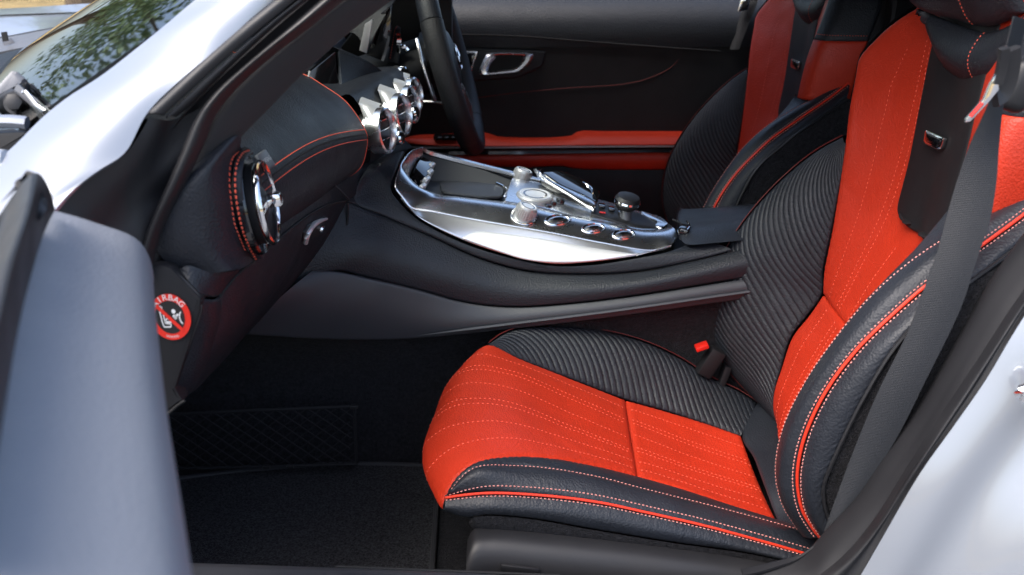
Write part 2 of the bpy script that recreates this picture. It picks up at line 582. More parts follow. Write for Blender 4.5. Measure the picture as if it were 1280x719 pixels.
# ---- cushion, red centre panels
F0 = np.concatenate([A((-.030, -.225, .37), (-.052, -.217, .40), (-.056, -.216, .437)), PY(-.22, (611, 429.5), (651, 448), (712, 472), (783, 499))])
F1 = A((-.055, -.29, .375), (-.085, -.29, .392), (-.092, -.29, .425), (-.060, -.29, .454), (0, -.29, .446), (.09, -.29, .406), (.1745, -.29, .366))
F2 = A((-.065, -.37, .372), (-.097, -.37, .388), (-.105, -.37, .42), (-.075, -.37, .449), (-.01, -.37, .447), (.08, -.368, .406), (.172, -.365, .363))
F3 = A((-.065, -.48, .372), (-.100, -.49, .386), (-.111, -.495, .415), (-.085, -.49, .442), (-.02, -.475, .449), (.08, -.445, .409), (.170, -.42, .365))
F4 = np.concatenate([A((-.040, -.54, .380), (-.066, -.570, .390)),
                     P((552, 637, -.58), (566, 606, -.572), (585, 587.5, -.56), (608, 576, -.547), (641.5, 571, -.53), (689, 573, -.508), (745, 583, -.48), (798, 596, -.454))])
p_front = surf([F0, F1, F2, F3, F4], 200, 110, pucker=.0003, depth=.006, roll=.012, puff=.002, edges='rtb')
o = mk('cushion_front_panel', g_patch(p_front), 'red_leather', seat)

def seat_stitch_lines(p, ts, s0, s1, wob=0.0):
    out = []
    for t in ts:
        out.append(stitch_on(p, [(s0, t), (.5 * (s0 + s1), t), (s1, t)], 200, r=.00052, length=.0036, gap=.0028, lift=.0001))
    return out
TS = (.13, .26, .30, .43, .56, .60, .73, .86)
mk('stitching', seat_stitch_lines(p_front, TS, .06, .985), 'red_thread', o)

R0 = P((783, 499, -.22), (830, 512, -.222), (877, 526, -.228), (927, 543, -.24))
R1 = A((.1735, -.30, .362), (.265, -.305, .322), (.362, -.315, .294))
R2 = A((.171, -.38, .358), (.265, -.38, .320), (.360, -.39, .296))
R3 = P((798, 596, -.454), (850, 611, -.458), (901, 629, -.462), (974, 653, -.47))
p_rear = surf([R0, R1, R2, R3], 130, 110, pucker=.0003, depth=.006, roll=.012, puff=.004)
o = mk('cushion_rear_panel', g_patch(p_rear), 'red_leather', seat)
mk('stitching', seat_stitch_lines(p_rear, TS, .03, .975), 'red_thread', o)

# ---- cushion, near bolster
K0 = np.concatenate([F4[2:], R3[1:]])
K1 = P((556, 632, -.588), (566, 608, -.585), (590, 584, -.575), (641, 581, -.555), (689, 585, -.55), (745, 595, -.545), (802, 610, -.545), (901, 635, -.545), (995, 661, -.55), (1012, 667, -.55))
K2 = P((557, 622, -.592), (585, 618, -.594), (618, 616, -.595), (689, 620, -.595), (750, 628, -.595), (802, 639, -.595), (877, 656, -.595), (948, 675, -.597), (1018, 695, -.60))
K3 = P((556, 640, -.594), (580, 648, -.602), (610, 645, -.606), (669, 650, -.606), (737, 662, -.606), (841, 679, -.606), (927, 691, -.606), (978, 701, -.608), (1012, 708, -.61))
Km = rs(K0, 24) * .5 + rs(K1, 24) * .5 + A(0, 0, .004)
p = surf([K0, Km, K1], 220, 14, depth=.004, roll=.006, ribs=(60, 0, .0012), edges='tb')
mk('cushion_gusset', g_patch(p), 'black_leather', seat)
K12 = rs(K1, 30) * .5 + rs(K2, 30) * .5 + A(0, -.003, .009)
p_bol = surf([K1, K12, K2], 300, 40, pucker=.00022, depth=.004, roll=.008, edges='tb')
o = mk('cushion_bolster', g_patch(p_bol), 'black_leather', seat)
st = [stitch_on(p_bol, [(.03, .11), (.5, .11), (.995, .11)], 300), stitch_on(p_bol, [(.0, .86), (.5, .86), (1, .86)], 300)]
mk('stitching', st, 'pink_thread', o)
K23 = rs(K2, 30) * .5 + rs(K3, 30) * .5 + A(0, -.008, .0)
p_sid = surf([K2, K23, K3], 300, 30, pucker=.00022, depth=.003, roll=.006, edges='tb')
o = mk('cushion_side_panel', g_patch(p_sid), 'black_leather', seat)
mk('stitching', stitch_on(p_sid, [(0, .13), (.5, .11), (1, .14)], 300), 'pink_thread', o)
pp, pn = on(p_bol, [(s, 1.0) for s in np.linspace(0, 1, 120)])
mk('cushion_piping', g_tube(rs(K2, 120) + A(0, -.0025, .0012), .0016, 8), 'red_piping', seat)

# cloth skirt and plastic valance below the bolster
SK = P((583, 654, -.588), (600, 668, -.588), (703, 680, -.588), (841, 697, -.588), (944, 711, -.588), (1012, 722, -.588))
SKt = rs(K3, 40)[3:]
p = surf([SKt, rs(SKt, 30) * .5 + rs(SK, 30) * .5 + A(0, -.006, 0), SK], 90, 14, depth=.004, roll=.01, edges='lb')
mk('cushion_skirt', g_patch(p), 'carpet', seat)
V0 = P((583, 690, -.63), (592, 676, -.625), (612, 672, -.622), (700, 679, -.622), (850, 696, -.622), (960, 712, -.622), (1020, 722, -.622))
V0 = V0 + A(0, -.004, -.006); V1 = V0 + A(0, .030, .004)
V2 = V0 + A(0, -.014, -.022); V3 = V0 + A(.0, -.010, -.075)
p = surf([V1, V0, V2, V3], 90, 30, face='-y')
o = mk('seat_valance', g_patch(p, .003), 'dark_plastic', seat)
mk('seat_switch', g_box(atY(650, 712, -.647), (.045, .006, .010), rotm(0, 8, 0), .002), 'dark_plastic', seat)
# frame and rails
mk('seat_frame', [g_box((.13, -.37, .245), (.34, .36, .06), None, .01)], 'dark_plastic', seat)
for yy in (-.53, -.21):
    mk('seat_rail', g_box((.15, yy, .215), (.48, .035, .03), None, .004), 'grey_metal', seat)

# ---- cushion, far bolster with ribs
J0 = np.concatenate([PY(-.22, (611, 429.5), (651, 448), (712, 472)), R0])
J1 = P((611, 429, -.212), (632, 415, -.185), (665, 407, -.16), (703, 406, -.145), (750, 412, -.14), (802, 425, -.14), (849, 446, -.14), (887, 470, -.145), (924, 488, -.15), (946, 502, -.16))
Ja = rs(J0, 30) * .62 + rs(J1, 30) * .38 + A(0, 0, .012) * np.sin(np.linspace(0, np.pi, 30))[:, None]
Jb = rs(J0, 30) * .25 + rs(J1, 30) * .75 + A(0, 0, .013) * np.sin(np.linspace(0, np.pi, 30))[:, None]
KR, MR = 40.0, 6.5
p_fb = surf([J0, Ja, Jb, J1], 420, 90, cu=.0, depth=.005, roll=.01, ribs=(KR, MR, .002), edges='tb')
o = mk('cushion_far_bolster', g_patch(p_fb), 'black_leather', seat)
def rib_threads(p, K, Mr, v0=.04, v1=.96):
    out = []
    for k in range(int(min(0, Mr)) - 1, int(K + abs(Mr)) + 1):
        tt = np.linspace(v0, v1, 30)
        ss = (k - tt * Mr) / K
        ok = (ss > .005) & (ss < .995)
        if ok.sum() > 4:
            pos, N = on(p, np.stack([ss[ok], tt[ok]], 1))
            out.append(g_stitch(pos, N, length=.0026, gap=.0026, r=.0007, lift=.0001))
    return out
mk('stitching', rib_threads(p_fb, KR, MR), 'black_thread', o)
mk('far_bolster_piping', g_tube(rs(J1, 90) + A(0, .001, .0006), .0008, 5), 'dark_red', o)
J2 = rs(J1, 40) + A(0, .03, -.03); J3 = rs(J1, 40) + A(0, .035, -.16)
mk('far_cushion_side', g_patch(surf([J1, J2, J3], 60, 16, face='+y')), 'black_leather', seat)

# ---- rear of the cushion under the backrest
E0 = P((946, 502, -.16), (927, 543, -.24), (941, 569, -.30), (957, 611, -.40), (974, 653, -.47), (995, 661, -.55))
E1 = E0 + A(.045, .0, .012); E2 = E0 + A(.12, .01, .0)
p = surf([E0, E1, E2], 70, 20, depth=.004, roll=.008, edges='t')
mk('cushion_back_corner', g_patch(p), 'black_leather', seat)

# ---- backrest: red lower panel
B40 = P((980, 545, -.245), (966, 515, -.235), (966, 490, -.23), (975, 460, -.225), (989, 420, -.22), (1010, 393, -.22), (1027, 368, -.22))
def prof(y, *xz):
    return A(*[(x, y, z) for x, z in xz])
B41 = prof(-.30, (.395, .335), (.402, .38), (.418, .43), (.441, .485), (.463, .533))
B42 = prof(-.40, (.395, .335), (.402, .38), (.420, .43), (.444, .485), (.465, .531))
B43 = prof(-.52, (.390, .335), (.396, .38), (.412, .43), (.436, .485), (.462, .535))
p = surf([B40, B41, B42, B43], 70, 60, depth=.006, roll=.012, puff=.002)
o = mk('backrest_lower_panel', g_patch(p), 'red_leather', seat)
TB = (.12, .24, .28, .42, .55, .59, .72)
mk('stitching', seat_stitch_lines(p, TB, .04, .97), 'red_thread', o)

# ---- backrest: red upper panel with the wings
UE = P((1027, 368, -.22), (1028, 340, -.22), (1038, 290, -.22), (1048, 230, -.215), (1055, 180, -.21), (1060, 137, -.20), (1068, 93, -.19), (1072, 73, -.185), (1096, 45, -.20), (1117, 27, -.22), (1152, 4, -.25), (1185, -18, -.285))
U1 = prof(-.275, (.463, .533), (.484, .60), (.508, .68), (.521, .76), (.528, .84), (.533, .90), (.540, .95), (.548, .985))
U2 = prof(-.37, (.465, .531), (.494, .60), (.527, .68), (.538, .76), (.545, .84), (.550, .92), (.555, .985))
U3 = prof(-.465, (.463, .533), (.484, .60), (.508, .68), (.521, .76), (.528, .84), (.538, .92), (.548, .985))
U4 = A((.462, -.525, .535), (.472, -.53, .60), (.480, -.535, .68), (.487, -.54, .76), (.497, -.545, .84), (.522, -.53, .91), (.550, -.49, .985))
p_up = surf([UE, U1, U2, U3, U4], 180, 120, pucker=.0003, depth=.005, roll=.012, edges='ltb')
o = mk('backrest_upper_panel', g_patch(p_up), 'red_leather', seat)
lines = []
for s in ([(.02, .10), (.3, .105), (.55, .11), (.80, .12)], [(.02, .19), (.3, .195), (.55, .20), (.93, .21)], [(.02, .22), (.3, .225), (.55, .23), (.95, .235)],
          [(.02, .33), (.15, .34), (.28, .37)], [(.02, .44), (.12, .45), (.24, .47)], [(.02, .47), (.12, .48), (.23, .50)], [(.02, .58), (.12, .585), (.25, .60)]):
    lines.append(stitch_on(p_up, s, 220, r=.00052, length=.0036, gap=.0028, lift=.0001))
mk('stitching', lines, 'red_thread', o)
# near shoulder: outer red patch of the wing, black leather above
def zcurve(base, z0, z1):
    c = rs(base, 60)
    zz = np.linspace(z0, z1, 12)
    return np.stack([np.interp(zz, c[:, 2], c[:, 0]), np.interp(zz, c[:, 2], c[:, 1]), zz], 1)
W0 = zcurve(U4, .762, .868) + A(-.004, -.001, 0)
W1 = W0 + A(.012, -.028, 0); W2 = W0 + A(.045, -.040, .0); W3 = W0 + A(.085, -.042, 0)
p = surf([W0, W1, W2, W3], 30, 40, depth=.004, roll=.008, face='-y')
mk('shoulder_patch', g_patch(p), 'red_leather', seat)
X0 = zcurve(U4, .866, .985) + A(-.004, -.001, 0)
X1 = X0 + A(.012, -.028, 0); X2 = X0 + A(.045, -.040, 0); X3 = X0 + A(.085, -.042, 0)
p = surf([X0, X1, X2, X3], 30, 40, depth=.005, roll=.01, face='-y')
o = mk('shoulder_wing', g_patch(p), 'black_leather', seat)
mk('stitching', stitch_on(p, [(.08, .02), (.08, .5), (.08, .98)], 120), 'red_thread', o)

# ---- dark centre insert with badge, headrest pads
zs_ = A(.985, .92, .84, .76, .72, .70, .69, .684, .681)
ws_ = A(.074, .077, .077, .074, .073, .071, .067, .057, .037)
def on_yz(p, y, z, lift):
    k = ((p.G[..., 1] - y)**2 + (p.G[..., 2] - z)**2).reshape(-1).argsort()[:40]
    return A(p.G.reshape(-1, 3)[k][:, 0].mean() - lift, y, z)
ins = [A(*[on_yz(p_up, -.37 + f * w, z, lf) for z, w in zip(zs_, ws_)]) for f, lf in ((1, .002), (.75, .006), (0, .006), (-.75, .006), (-1, .002))]
p_in = surf(ins, 90, 50, depth=.003, roll=.006, edges='rtb', face='-x')
mk('backrest_insert', g_patch(p_in, .008), 'soft_black', seat)
bc, bn = on(p_in, [(.70, .40)])
bx_, by_, bz_ = basis(bn[0])
def badge_outline(c, w, h, lift):
    pts = [(-w, h), (w, h), (w * .92, -h * .7), (w * .6, -h), (-w * .6, -h), (-w * .92, -h * .7)]
    return A(*[c + bx_ * x + by_ * y + bz_ * lift for x, y in pts])
cb = atX(1169.5, 175.5, .531)
o = mk('seat_badge', g_plate(round_outline(badge_outline(cb, .0255, .0085, .004), .15), bz_, .006, .0012), 'chrome', seat)
mk('badge_inlay', g_plate(round_outline(badge_outline(cb, .0205, .0056, .0046), .2), bz_, .004, .0004), 'gloss_black', o)
mk('badge_lettering', text_piece('AMG', cb + bz_ * .0048, bx_, by_, .0115), 'chrome', o)

H0 = P((1158, 17, -.30), (1166, 17, -.31), (1204, 29, -.36), (1234, 36, -.41), (1254, 35, -.45), (1285, 20, -.50)) + A(-.008, 0, 0)
H2 = P((1158, 20, -.30), (1161, 42, -.30), (1168, 58, -.305), (1181, 85, -.325), (1198, 100, -.36), (1224, 110, -.41), (1250, 106, -.455), (1283, 60, -.50))
H1 = rs(H0, 30) * .5 + rs(H2, 30) * .5 + A(-.022, 0, 0) * np.sin(np.linspace(0, np.pi, 30))[:, None]
p = surf([H0, H1, H2], 90, 40, depth=.006, roll=.012, face='-x')
o = mk('headrest_lower_pad', g_patch(p, .01), 'black_leather', seat)
mk('stitching', stitch_on(p, [(.62, .04), (.61, .5), (.60, .95)], 80), 'red_thread', o)
G0 = P((1140, -30, -.265), (1150, 2, -.28), (1163, 17, -.31), (1204, 29, -.36), (1234, 37, -.41), (1254, 36, -.45), (1290, 20, -.505)) + A(-.012, 0, -.002)
G2 = G0 + A(.01, 0, .16)
G1 = G0 + A(-.030, 0, .05)
p = surf([G0, G1, G2], 90, 40, depth=.012, roll=.02, face='-x')
o = mk('headrest_pad', g_patch(p, .01), 'black_leather', seat)
mk('stitching', stitch_on(p, [(.62, .04), (.63, .5), (.64, .95)], 120), 'red_thread', o)

# ---- backrest near bolster
N0 = A((.395, -.505, .335), (.40, -.51, .42), (.425, -.515, .50), (.455, -.52, .58), (.475, -.525, .66), (.485, -.53, .74), (.488, -.535, .768))
N1 = P((1002, 668, -.592), (996, 659, -.592), (977, 628, -.596), (969, 586, -.598), (979, 532, -.60), (1010, 470, -.60), (1045, 420, -.60), (1080, 377, -.60), (1127, 333, -.595), (1170, 303, -.585), (1215, 277, -.57), (1246, 262, -.558))
N2 = P((1028, 674, -.63), (1014, 655, -.632), (1004, 636, -.633), (998, 599, -.635), (1004, 557, -.638), (1020, 515, -.64), (1041, 478, -.64), (1066, 445, -.64), (1089, 420, -.64), (1152, 363, -.635), (1195, 331, -.625), (1234, 303, -.615), (1279, 270, -.60), (1320, 236, -.585))
N3 = P((1038, 655, -.648), (1030, 628, -.652), (1030, 605, -.655), (1037, 586, -.658), (1079, 499, -.663), (1127, 424, -.663), (1180, 378, -.655), (1220, 347, -.648), (1244, 330, -.64), (1280, 303, -.625), (1320, 272, -.61))
N01 = rs(N0, 30) * .45 + rs(N1, 30) * .55 + A(-.016, .014, 0)
p = surf([N0, N01, N1], 110, 24, depth=.004, roll=.01, face=(-1, .5, .2))
mk('backrest_bolster_inner', g_patch(p), 'black_leather', seat)
N12 = rs(N1, 30) * .5 + rs(N2, 30) * .5 + A(-.008, -.010, .003)
p_nb = surf([N1, N12, N2], 300, 40, pucker=.00022, depth=.003, roll=.006)
o = mk('backrest_bolster', g_patch(p_nb), 'black_leather', seat)
mk('stitching', [stitch_on(p_nb, [(.02, .09), (.5, .08), (.98, .10)], 300, r=.0006), stitch_on(p_nb, [(.01, .84), (.5, .88), (1, .86)], 300)], 'pink_thread', o)
N23 = rs(N2, 30) * .5 + rs(N3, 30) * .5 + A(-.002, -.008, -.002)
p_no = surf([N2, N23, N3], 300, 30, pucker=.0003, depth=.003, roll=.006)
o = mk('backrest_bolster_outer', g_patch(p_no), 'black_leather', seat)
mk('stitching', stitch_on(p_no, [(.01, .15), (.5, .11), (1, .14)], 300), 'pink_thread', o)
mk('backrest_piping', g_tube(rs(N2, 140) + A(-.002, -.002, .001), .0018, 8), 'red_piping', seat)
N4 = rs(N3, 40) + A(.05, .004, -.01); N5 = rs(N3, 40) + A(.15, .03, -.02)
mk('backrest_shell', g_patch(surf([N3 + A(.002, .003, 0), N4, N5], 90, 20, depth=.003, roll=.006, edges='t', face='-y')), 'carpet', seat)
mk('shell_edge', g_tube(rs(N3, 90), .0022, 6), 'dark_plastic', seat)

# ---- backrest far bolster with ribs
Q0 = np.concatenate([B40[:-1], UE[:5]])
Q1 = P((985, 545, -.20), (950, 507, -.165), (915, 470, -.14), (892, 430, -.125), (886, 390, -.12), (895, 340, -.12), (920, 290, -.12), (960, 240, -.125), (1010, 195, -.14), (1053, 170, -.18))
bell = np.sin(np.linspace(0, np.pi, 40))[:, None]
Qa = rs(Q0, 40) * .66 + rs(Q1, 40) * .34 + A(-.014, -.004, .006) * bell
Qb = rs(Q0, 40) * .30 + rs(Q1, 40) * .70 + A(-.016, -.004, .006) * bell
KB, MB_ = 40.0, -13.0
p_bb = surf([Q0, Qa, Qb, Q1], 400, 150, cu=0, depth=.004, roll=.008, ribs=(KB, MB_, .002), edges='tb')
o = mk('backrest_far_bolster', g_patch(p_bb), 'black_leather', seat)
mk('stitching', rib_threads(p_bb, KB, MB_), 'black_thread', o)
Q2 = rs(Q1, 40) + A(.035, .03, 0); Q3 = rs(Q1, 40) + A(.16, .035, 0)
mk('far_backrest_side', g_patch(surf([Q1, Q2, Q3], 60, 20, face='+y')), 'black_leather', seat)
mk('far_backrest_piping', g_tube(rs(Q1, 90) + A(0, .001, .0006), .0008, 5), 'dark_red', o)

# ---- back shell closing the seat behind
Sb0 = rs(UE, 40) + A(.004, .006, .003); Sb1 = Sb0 + A(.03, .012, .004); Sb2 = Sb0 + A(.10, .0, 0)
mk('shell_far_edge', g_patch(surf([Sb0, Sb1, Sb2], 60, 14, face='+y')), 'dark_plastic', seat)
bk = [prof(y, (.47, .25), (.53, .42), (.60, .62), (.635, .80), (.645, .95), (.62, 1.06)) + A(-abs(y + .37) * .12, 0, 0) for y in (-.14, -.25, -.37, -.49, -.61)]
mk('back_shell', g_patch(surf(bk, 30, 20, face='+x'), .006), 'soft_black', seat)
Z0 = rs(W3, 12); zz = np.concatenate([rs(W3, 8), rs(X3, 8)[1:]])
mk('shoulder_shell', g_patch(surf([zz, zz + A(.03, .004, 0), zz + A(.08, .03, 0)], 30, 12, face='-y')), 'soft_black', seat)

# =================================================================== driver seat: same seat across the tunnel
driver = copy_thing(seat, (SEAT_BASE[0] + .035, SEAT_BASE[1] + .74, SEAT_BASE[2]), 'red and black leather bucket seat on the far side, behind the steering wheel')
driver.name = 'driver_seat'

# =================================================================== centre console
con = thing('center_console', 'black leather centre console with polished metal tray, dials and gear lever', 'console', (0.05, 0.0, 0.19))

# side panels
lowB = P((300, 419, -.30), (330, 421, -.26), (400, 425, -.21), (500, 425, -.185), (640, 412, -.175), (760, 398, -.17), (900, 379, -.165), (1000, 366, -.165))
crease = P((392, 337, -.215), (420, 339, -.205), (450, 345, -.195), (520, 362, -.18), (580, 378, -.17), (640, 384, -.168), (720, 379, -.166), (800, 369, -.163), (900, 353, -.16), (1000, 338, -.16))
mid = rs(lowB, 40) * .5 + rs(crease, 40) * .5 + A(0, -.006, .004)
p = surf([lowB, mid, crease], 110, 24, depth=.003, roll=.006, edges='tb')
mk('tunnel_side_trim', g_patch(p, .004), 'grey_plastic', con)
mk('tunnel_trim_step', g_tube(rs(P((520, 420, -.189), (640, 405, -.181), (760, 390, -.176), (900, 370, -.171), (1000, 356, -.17)), 60), np.clip(np.linspace(0, .02, 60), 0, .0028), 6), 'grey_plastic', con)
seamY = P((400, 222, -.19), (415, 232, -.18), (432, 250, -.165), (480, 270, -.155), (540, 296, -.148), (600, 323, -.144), (660, 339, -.142), (730, 343, -.142), (800, 339, -.142), (870, 325, -.142), (930, 310, -.142), (1000, 297, -.142))
cr2 = np.concatenate([P((346, 376, -.235), (365, 357, -.225)), crease[1:]])
ms = rs(cr2, 50) * .5 + rs(seamY[2:], 50) * .5 + A(0, -.010, .004)
p_cs = surf([cr2, ms, seamY[2:]], 130, 40, depth=.003, roll=.006, edges='tb')
o = mk('console_side_leather', g_patch(p_cs), 'black_leather_fine', con)
mk('stitching', stitch_on(p_cs, [(.02, .955), (.3, .955), (.6, .955), (.99, .955)], 300, r=.0006), 'black_thread', o)
# leather shoulder between the seam and the metal
mb = P((512, 189, -.02), (500, 208, -.085), (494, 233, -.118), (503, 252, -.130), (525, 272, -.137), (575, 299, -.139), (640, 321, -.139), (690, 330, -.139), (740, 328, -.137), (797, 319, -.133), (830, 309, -.125), (849, 297, -.105))
s_out = P((462, 205, -.10), (450, 225, -.14), (442, 252, -.158), (480, 270, -.155), (540, 296, -.148), (600, 323, -.144), (660, 339, -.142), (730, 343, -.142), (800, 339, -.142), (870, 325, -.142), (915, 312, -.142))
s_in = P((506, 189, -.03), (495, 212, -.095), (489, 236, -.124), (503, 256, -.134), (525, 276, -.1395), (575, 302, -.1405), (640, 323, -.1405), (690, 332.5, -.1405), (740, 331, -.139), (797, 322, -.136), (838, 313, -.128), (868, 300, -.105))
sm = rs(s_out, 60) * .5 + rs(s_in, 60) * .5 + A(0, 0, .004)
p_sh = surf([s_out, sm, s_in], 160, 20, depth=.003, roll=.006, edges='tb')
o = mk('console_shoulder', g_patch(p_sh), 'black_leather_fine', con)
mk('stitching', stitch_on(p_sh, [(.22, .14), (.5, .14), (.99, .14)], 300, r=.0006), 'black_thread', o)
# leather cowl that rises to the dashboard
c0 = P((400, 222, -.17), (432, 250, -.165), (442, 252, -.158)); 
d0 = P((400, 222, -.175), (436, 216, -.13), (468, 196, -.06), (490, 178, .02), (505, 174, .10))
d1 = P((434, 252, -.166), (455, 232, -.125), (478, 208, -.06), (500, 190, .0), (520, 186, .10))
d2 = P((444, 255, -.158), (452, 250, -.15), (490, 232, -.10), (507, 190, -.02), (530, 189, .10))
p = surf([d0, d1, d2], 40, 24, face='+z')
mk('console_cowl', g_patch(p), 'black_leather_fine', con)
mk('cowl_seam', g_tube(rs(P((432, 249, -.166), (400, 222, -.178)), 12), .0012, 6), 'grey_plastic', con)

# polished metal: side flap, rim, plateau
ridge = P((503, 247, -.114), (512, 259, -.115), (541, 264.5, -.116), (587, 273.5, -.116), (639, 282.5, -.116), (694, 292, -.116), (755, 304, -.116), (817, 313, -.114), (838, 307, -.112))
flapb = P((506, 251, -.131), (525, 271, -.138), (575, 298, -.140), (640, 320, -.140), (690, 329.5, -.140), (740, 327, -.138), (797, 318, -.134), (838, 306, -.118))
p = surf([ridge, rs(ridge, 30) * .5 + rs(flapb, 30) * .5 + A(0, -.002, 0), flapb], 120, 16, depth=.0015, roll=.003)
mk('metal_side', g_patch(p, .002), 'brushed_metal', con)
fo = P((578, 296, -.139), (596, 289, -.130), (625, 291, -.128), (690, 300, -.128), (740, 309, -.130), (797, 317, -.136))
fb = P((578, 298, -.1425), (620, 313, -.147), (655, 324, -.149), (690, 328, -.149), (740, 326, -.146), (797, 318, -.1385))
p = surf([fo, rs(fo, 30) * .5 + rs(fb, 30) * .5 + A(0, -.001, 0), fb], 80, 20, depth=.002, roll=.005)
mk('tray_door', g_patch(p, .002), 'pale_metal', con)
ro = P((528, 188, .07), (512, 189, .0), (500, 209, -.075), (494, 234, -.112), (503, 248, -.114), (512, 259, -.115), (541, 264.5, -.116), (587, 273.5, -.116), (639, 282.5, -.116), (694, 292, -.116), (755, 304, -.116), (817, 313, -.114), (838, 307, -.11), (847, 297, -.085))
ri = P((529, 195, .06), (521, 203, .03), (512, 222, -.03), (509, 233, -.045), (520, 238, -.045), (544, 243, -.040), (587, 248, -.036), (636, 253, -.034), (676, 260, -.034), (712, 269, -.034), (755, 277, -.034), (798, 287, -.034), (820, 289, -.03), (835, 287, -.02))
rm = rs(ro, 60) * .5 + rs(ri, 60) * .5 + A(0, -.004, .011)
p_rim = surf([ro, rm, ri], 220, 40, depth=.002, roll=.004, edges='tb')
mk('metal_rim', g_patch(p_rim, .002), 'satin_metal', con)
# plateau behind the near rim
pl0 = P((629, 252, -.036), (636, 253, -.035), (676, 260, -.035), (712, 269, -.035), (755, 277, -.035), (798, 287, -.035), (835, 288, -.02), (847, 296, -.03))
pl1 = P((640, 222, .10), (680, 229, .105), (740, 246, .105), (800, 264, .10), (830, 276, .085), (845, 287, .06))
p = surf([pl0, rs(pl0, 20) * .5 + rs(pl1, 20) * .5 + A(0, 0, .002), pl1], 60, 24, depth=.002, roll=.004)
mk('control_plateau', g_patch(p, .004), 'satin_metal', con)
far0 = pl1; far1 = far0 + A(0, .03, -.05); far2 = far0 + A(0, .05, -.25)
mk('console_far_side', g_patch(surf([np.concatenate([P((520, 188, .10), (560, 198, .115)), far0]), np.concatenate([P((520, 188, .13), (560, 198, .14)), far0 + A(0, .03, 0)]) + A(0, 0, -.05), np.concatenate([P((520, 188, .13), (560, 198, .15)), far0 + A(0, .05, 0)]) + A(0, 0, -.28)], 50, 12, face='+y')), 'black_leather_fine', con)
# tail of the metal
t0 = P((817, 313, -.122), (838, 307, -.112), (848, 297, -.09), (850, 288, -.03), (846, 284, .04), (832, 276, .085))
# tub
fl0 = P((511, 236, -.046), (544, 246, -.042), (587, 251, -.038), (636, 256, -.036))
fl1 = P((540, 226, .075), (560, 226, .085), (587, 228, .088), (612, 231, .088), (640, 239, .088))
p = surf([fl0, fl1], 40, 16)
tub = mk('tray_floor', g_patch(p, .004), 'tub_lining', con)
rail = P((526, 186, .085), (534, 190, .10), (560, 197, .112), (600, 207.5, .115), (640, 217.5, .115), (690, 230.5, .115))
mk('metal_rail', g_sweep(rs(rail, 40), [(-.006, -.003), (.005, -.003), (.005, .003), (-.004, .004)]), 'satin_metal', con)
wt = rs(rail, 30) + A(0, -.008, -.004)
wb = rs(P((530, 226, .07), (545, 227, .078), (587, 228.5, .086), (627, 236, .086), (690, 250, .086)), 30) + A(0, 0, -.003)
mk('tray_wall', g_patch(surf([wt, wb], 40, 10)), 'tub_lining', con)
lid = P((549, 229, .07), (585, 229, .078), (620, 232, .078), (630, 238, .06), (628, 247, -.02), (600, 247, -.03), (552, 241, -.035)) + A(0, 0, .003)
mk('tray_insert', g_plate(round_outline(lid, .22), (0, 0, 1), .006, .002), 'tub_lining', con)
mk('tray_insert_edge', g_tube(rs(P((618, 231.5, .078), (629, 237, .06), (628.5, 248, -.025)) + A(.003, 0, .004), 16), .0018, 6), 'chrome', con)
# front switch bank in the tub
sw_o = P((513, 232, -.04), (519, 212, -.02), (526, 200, .03), (531, 203, .03), (525, 221, -.02), (521, 238, -.04))
mk('switch_bank', g_patch(surf([P((512, 234, -.045), (521, 207, .0), (529, 196, .05)), P((519, 240, -.042), (530, 219, .0), (537, 203, .05)) + A(.004, 0, 0)], 20, 10), .004), 'gloss_black', con)
for i, (px, py, yy) in enumerate(((537.5, 210.5, .045), (535.5, 219, .02), (531.5, 228, -.01), (526.5, 237, -.034))):
    mk('toggle', g_box(atY(px, py, yy), (.009, .020, .021), rotm(0, 30, -14), .003, 3), 'pale_metal', con)
for i, t in enumerate("31or"):
    k = i / 3
    c = atY(515 + 8 * k, 233.5 - 13 * k, -.042 + .045 * k) + A(.003, -.003, .003)
    mk('switch_lettering', text_piece(t, c, (.35, .85, .2), (-.45, 0, .9), .009), 'label_white', con)

# rotary drum near, dial, far knob
def knob(name, px, py, y, r, h, axis, mt='grey_knob', ring=True, ribs=28):
    if y is None:
        c, cn_ = on(p_rim, pixel_st(p_rim, [(px, py)]))
        c, cn_ = c[0], cn_[0]
    else:
        c = atY(px, py, y)
    k = mk(name, g_lathe([(r, -.01), (r, h * .86), (r * .93, h), (0, h)], c, axis, 40), mt, con, angle=25)
    x_, y_, a_ = basis(axis)
    rb = []
    for i in range(ribs):
        t = 2 * math.pi * i / ribs
        q = c + (x_ * math.cos(t) + y_ * math.sin(t)) * r
        rb.append(g_tube(A(q + a_ * h * .1, q + a_ * h * .8), .0009, 5))
    mk('knob_knurl', rb, mt, k)
    mk('knob_top', g_lathe([(r * .86, h - .001), (r * .86, h + .0008), (r * .80, h + .0012), (r * .74, h + .0004), (0, h + .0002)], c, axis, 32), 'pale_metal', k, angle=25)
    mk('knob_groove', g_lathe([(r * .66, h), (r * .66, h + .0008), (r * .56, h + .0008), (r * .56, h)], c, axis, 32, close=True), 'gloss_black', k)
    if ring:
        mk('knob_collar', g_lathe([(r * 1.06, .000), (r * 1.24, .000), (r * 1.27, .0018), (r * 1.22, .003), (r * 1.08, .002)], c, cn_, 40, close=True), 'chrome', k)
    return k
knob('volume_knob', 655, 272, None, .0165, .019, (.36, -.12, .92))
knob('drive_knob', 651, 224, .118, .0165, .018, (.36, .0, .93), ring=False)
knob('control_dial', 668, 251, .01, .031, .012, (.10, -.10, .98), ribs=60, mt='grey_knob', ring=False)
dc = atY(668, 249, .01)
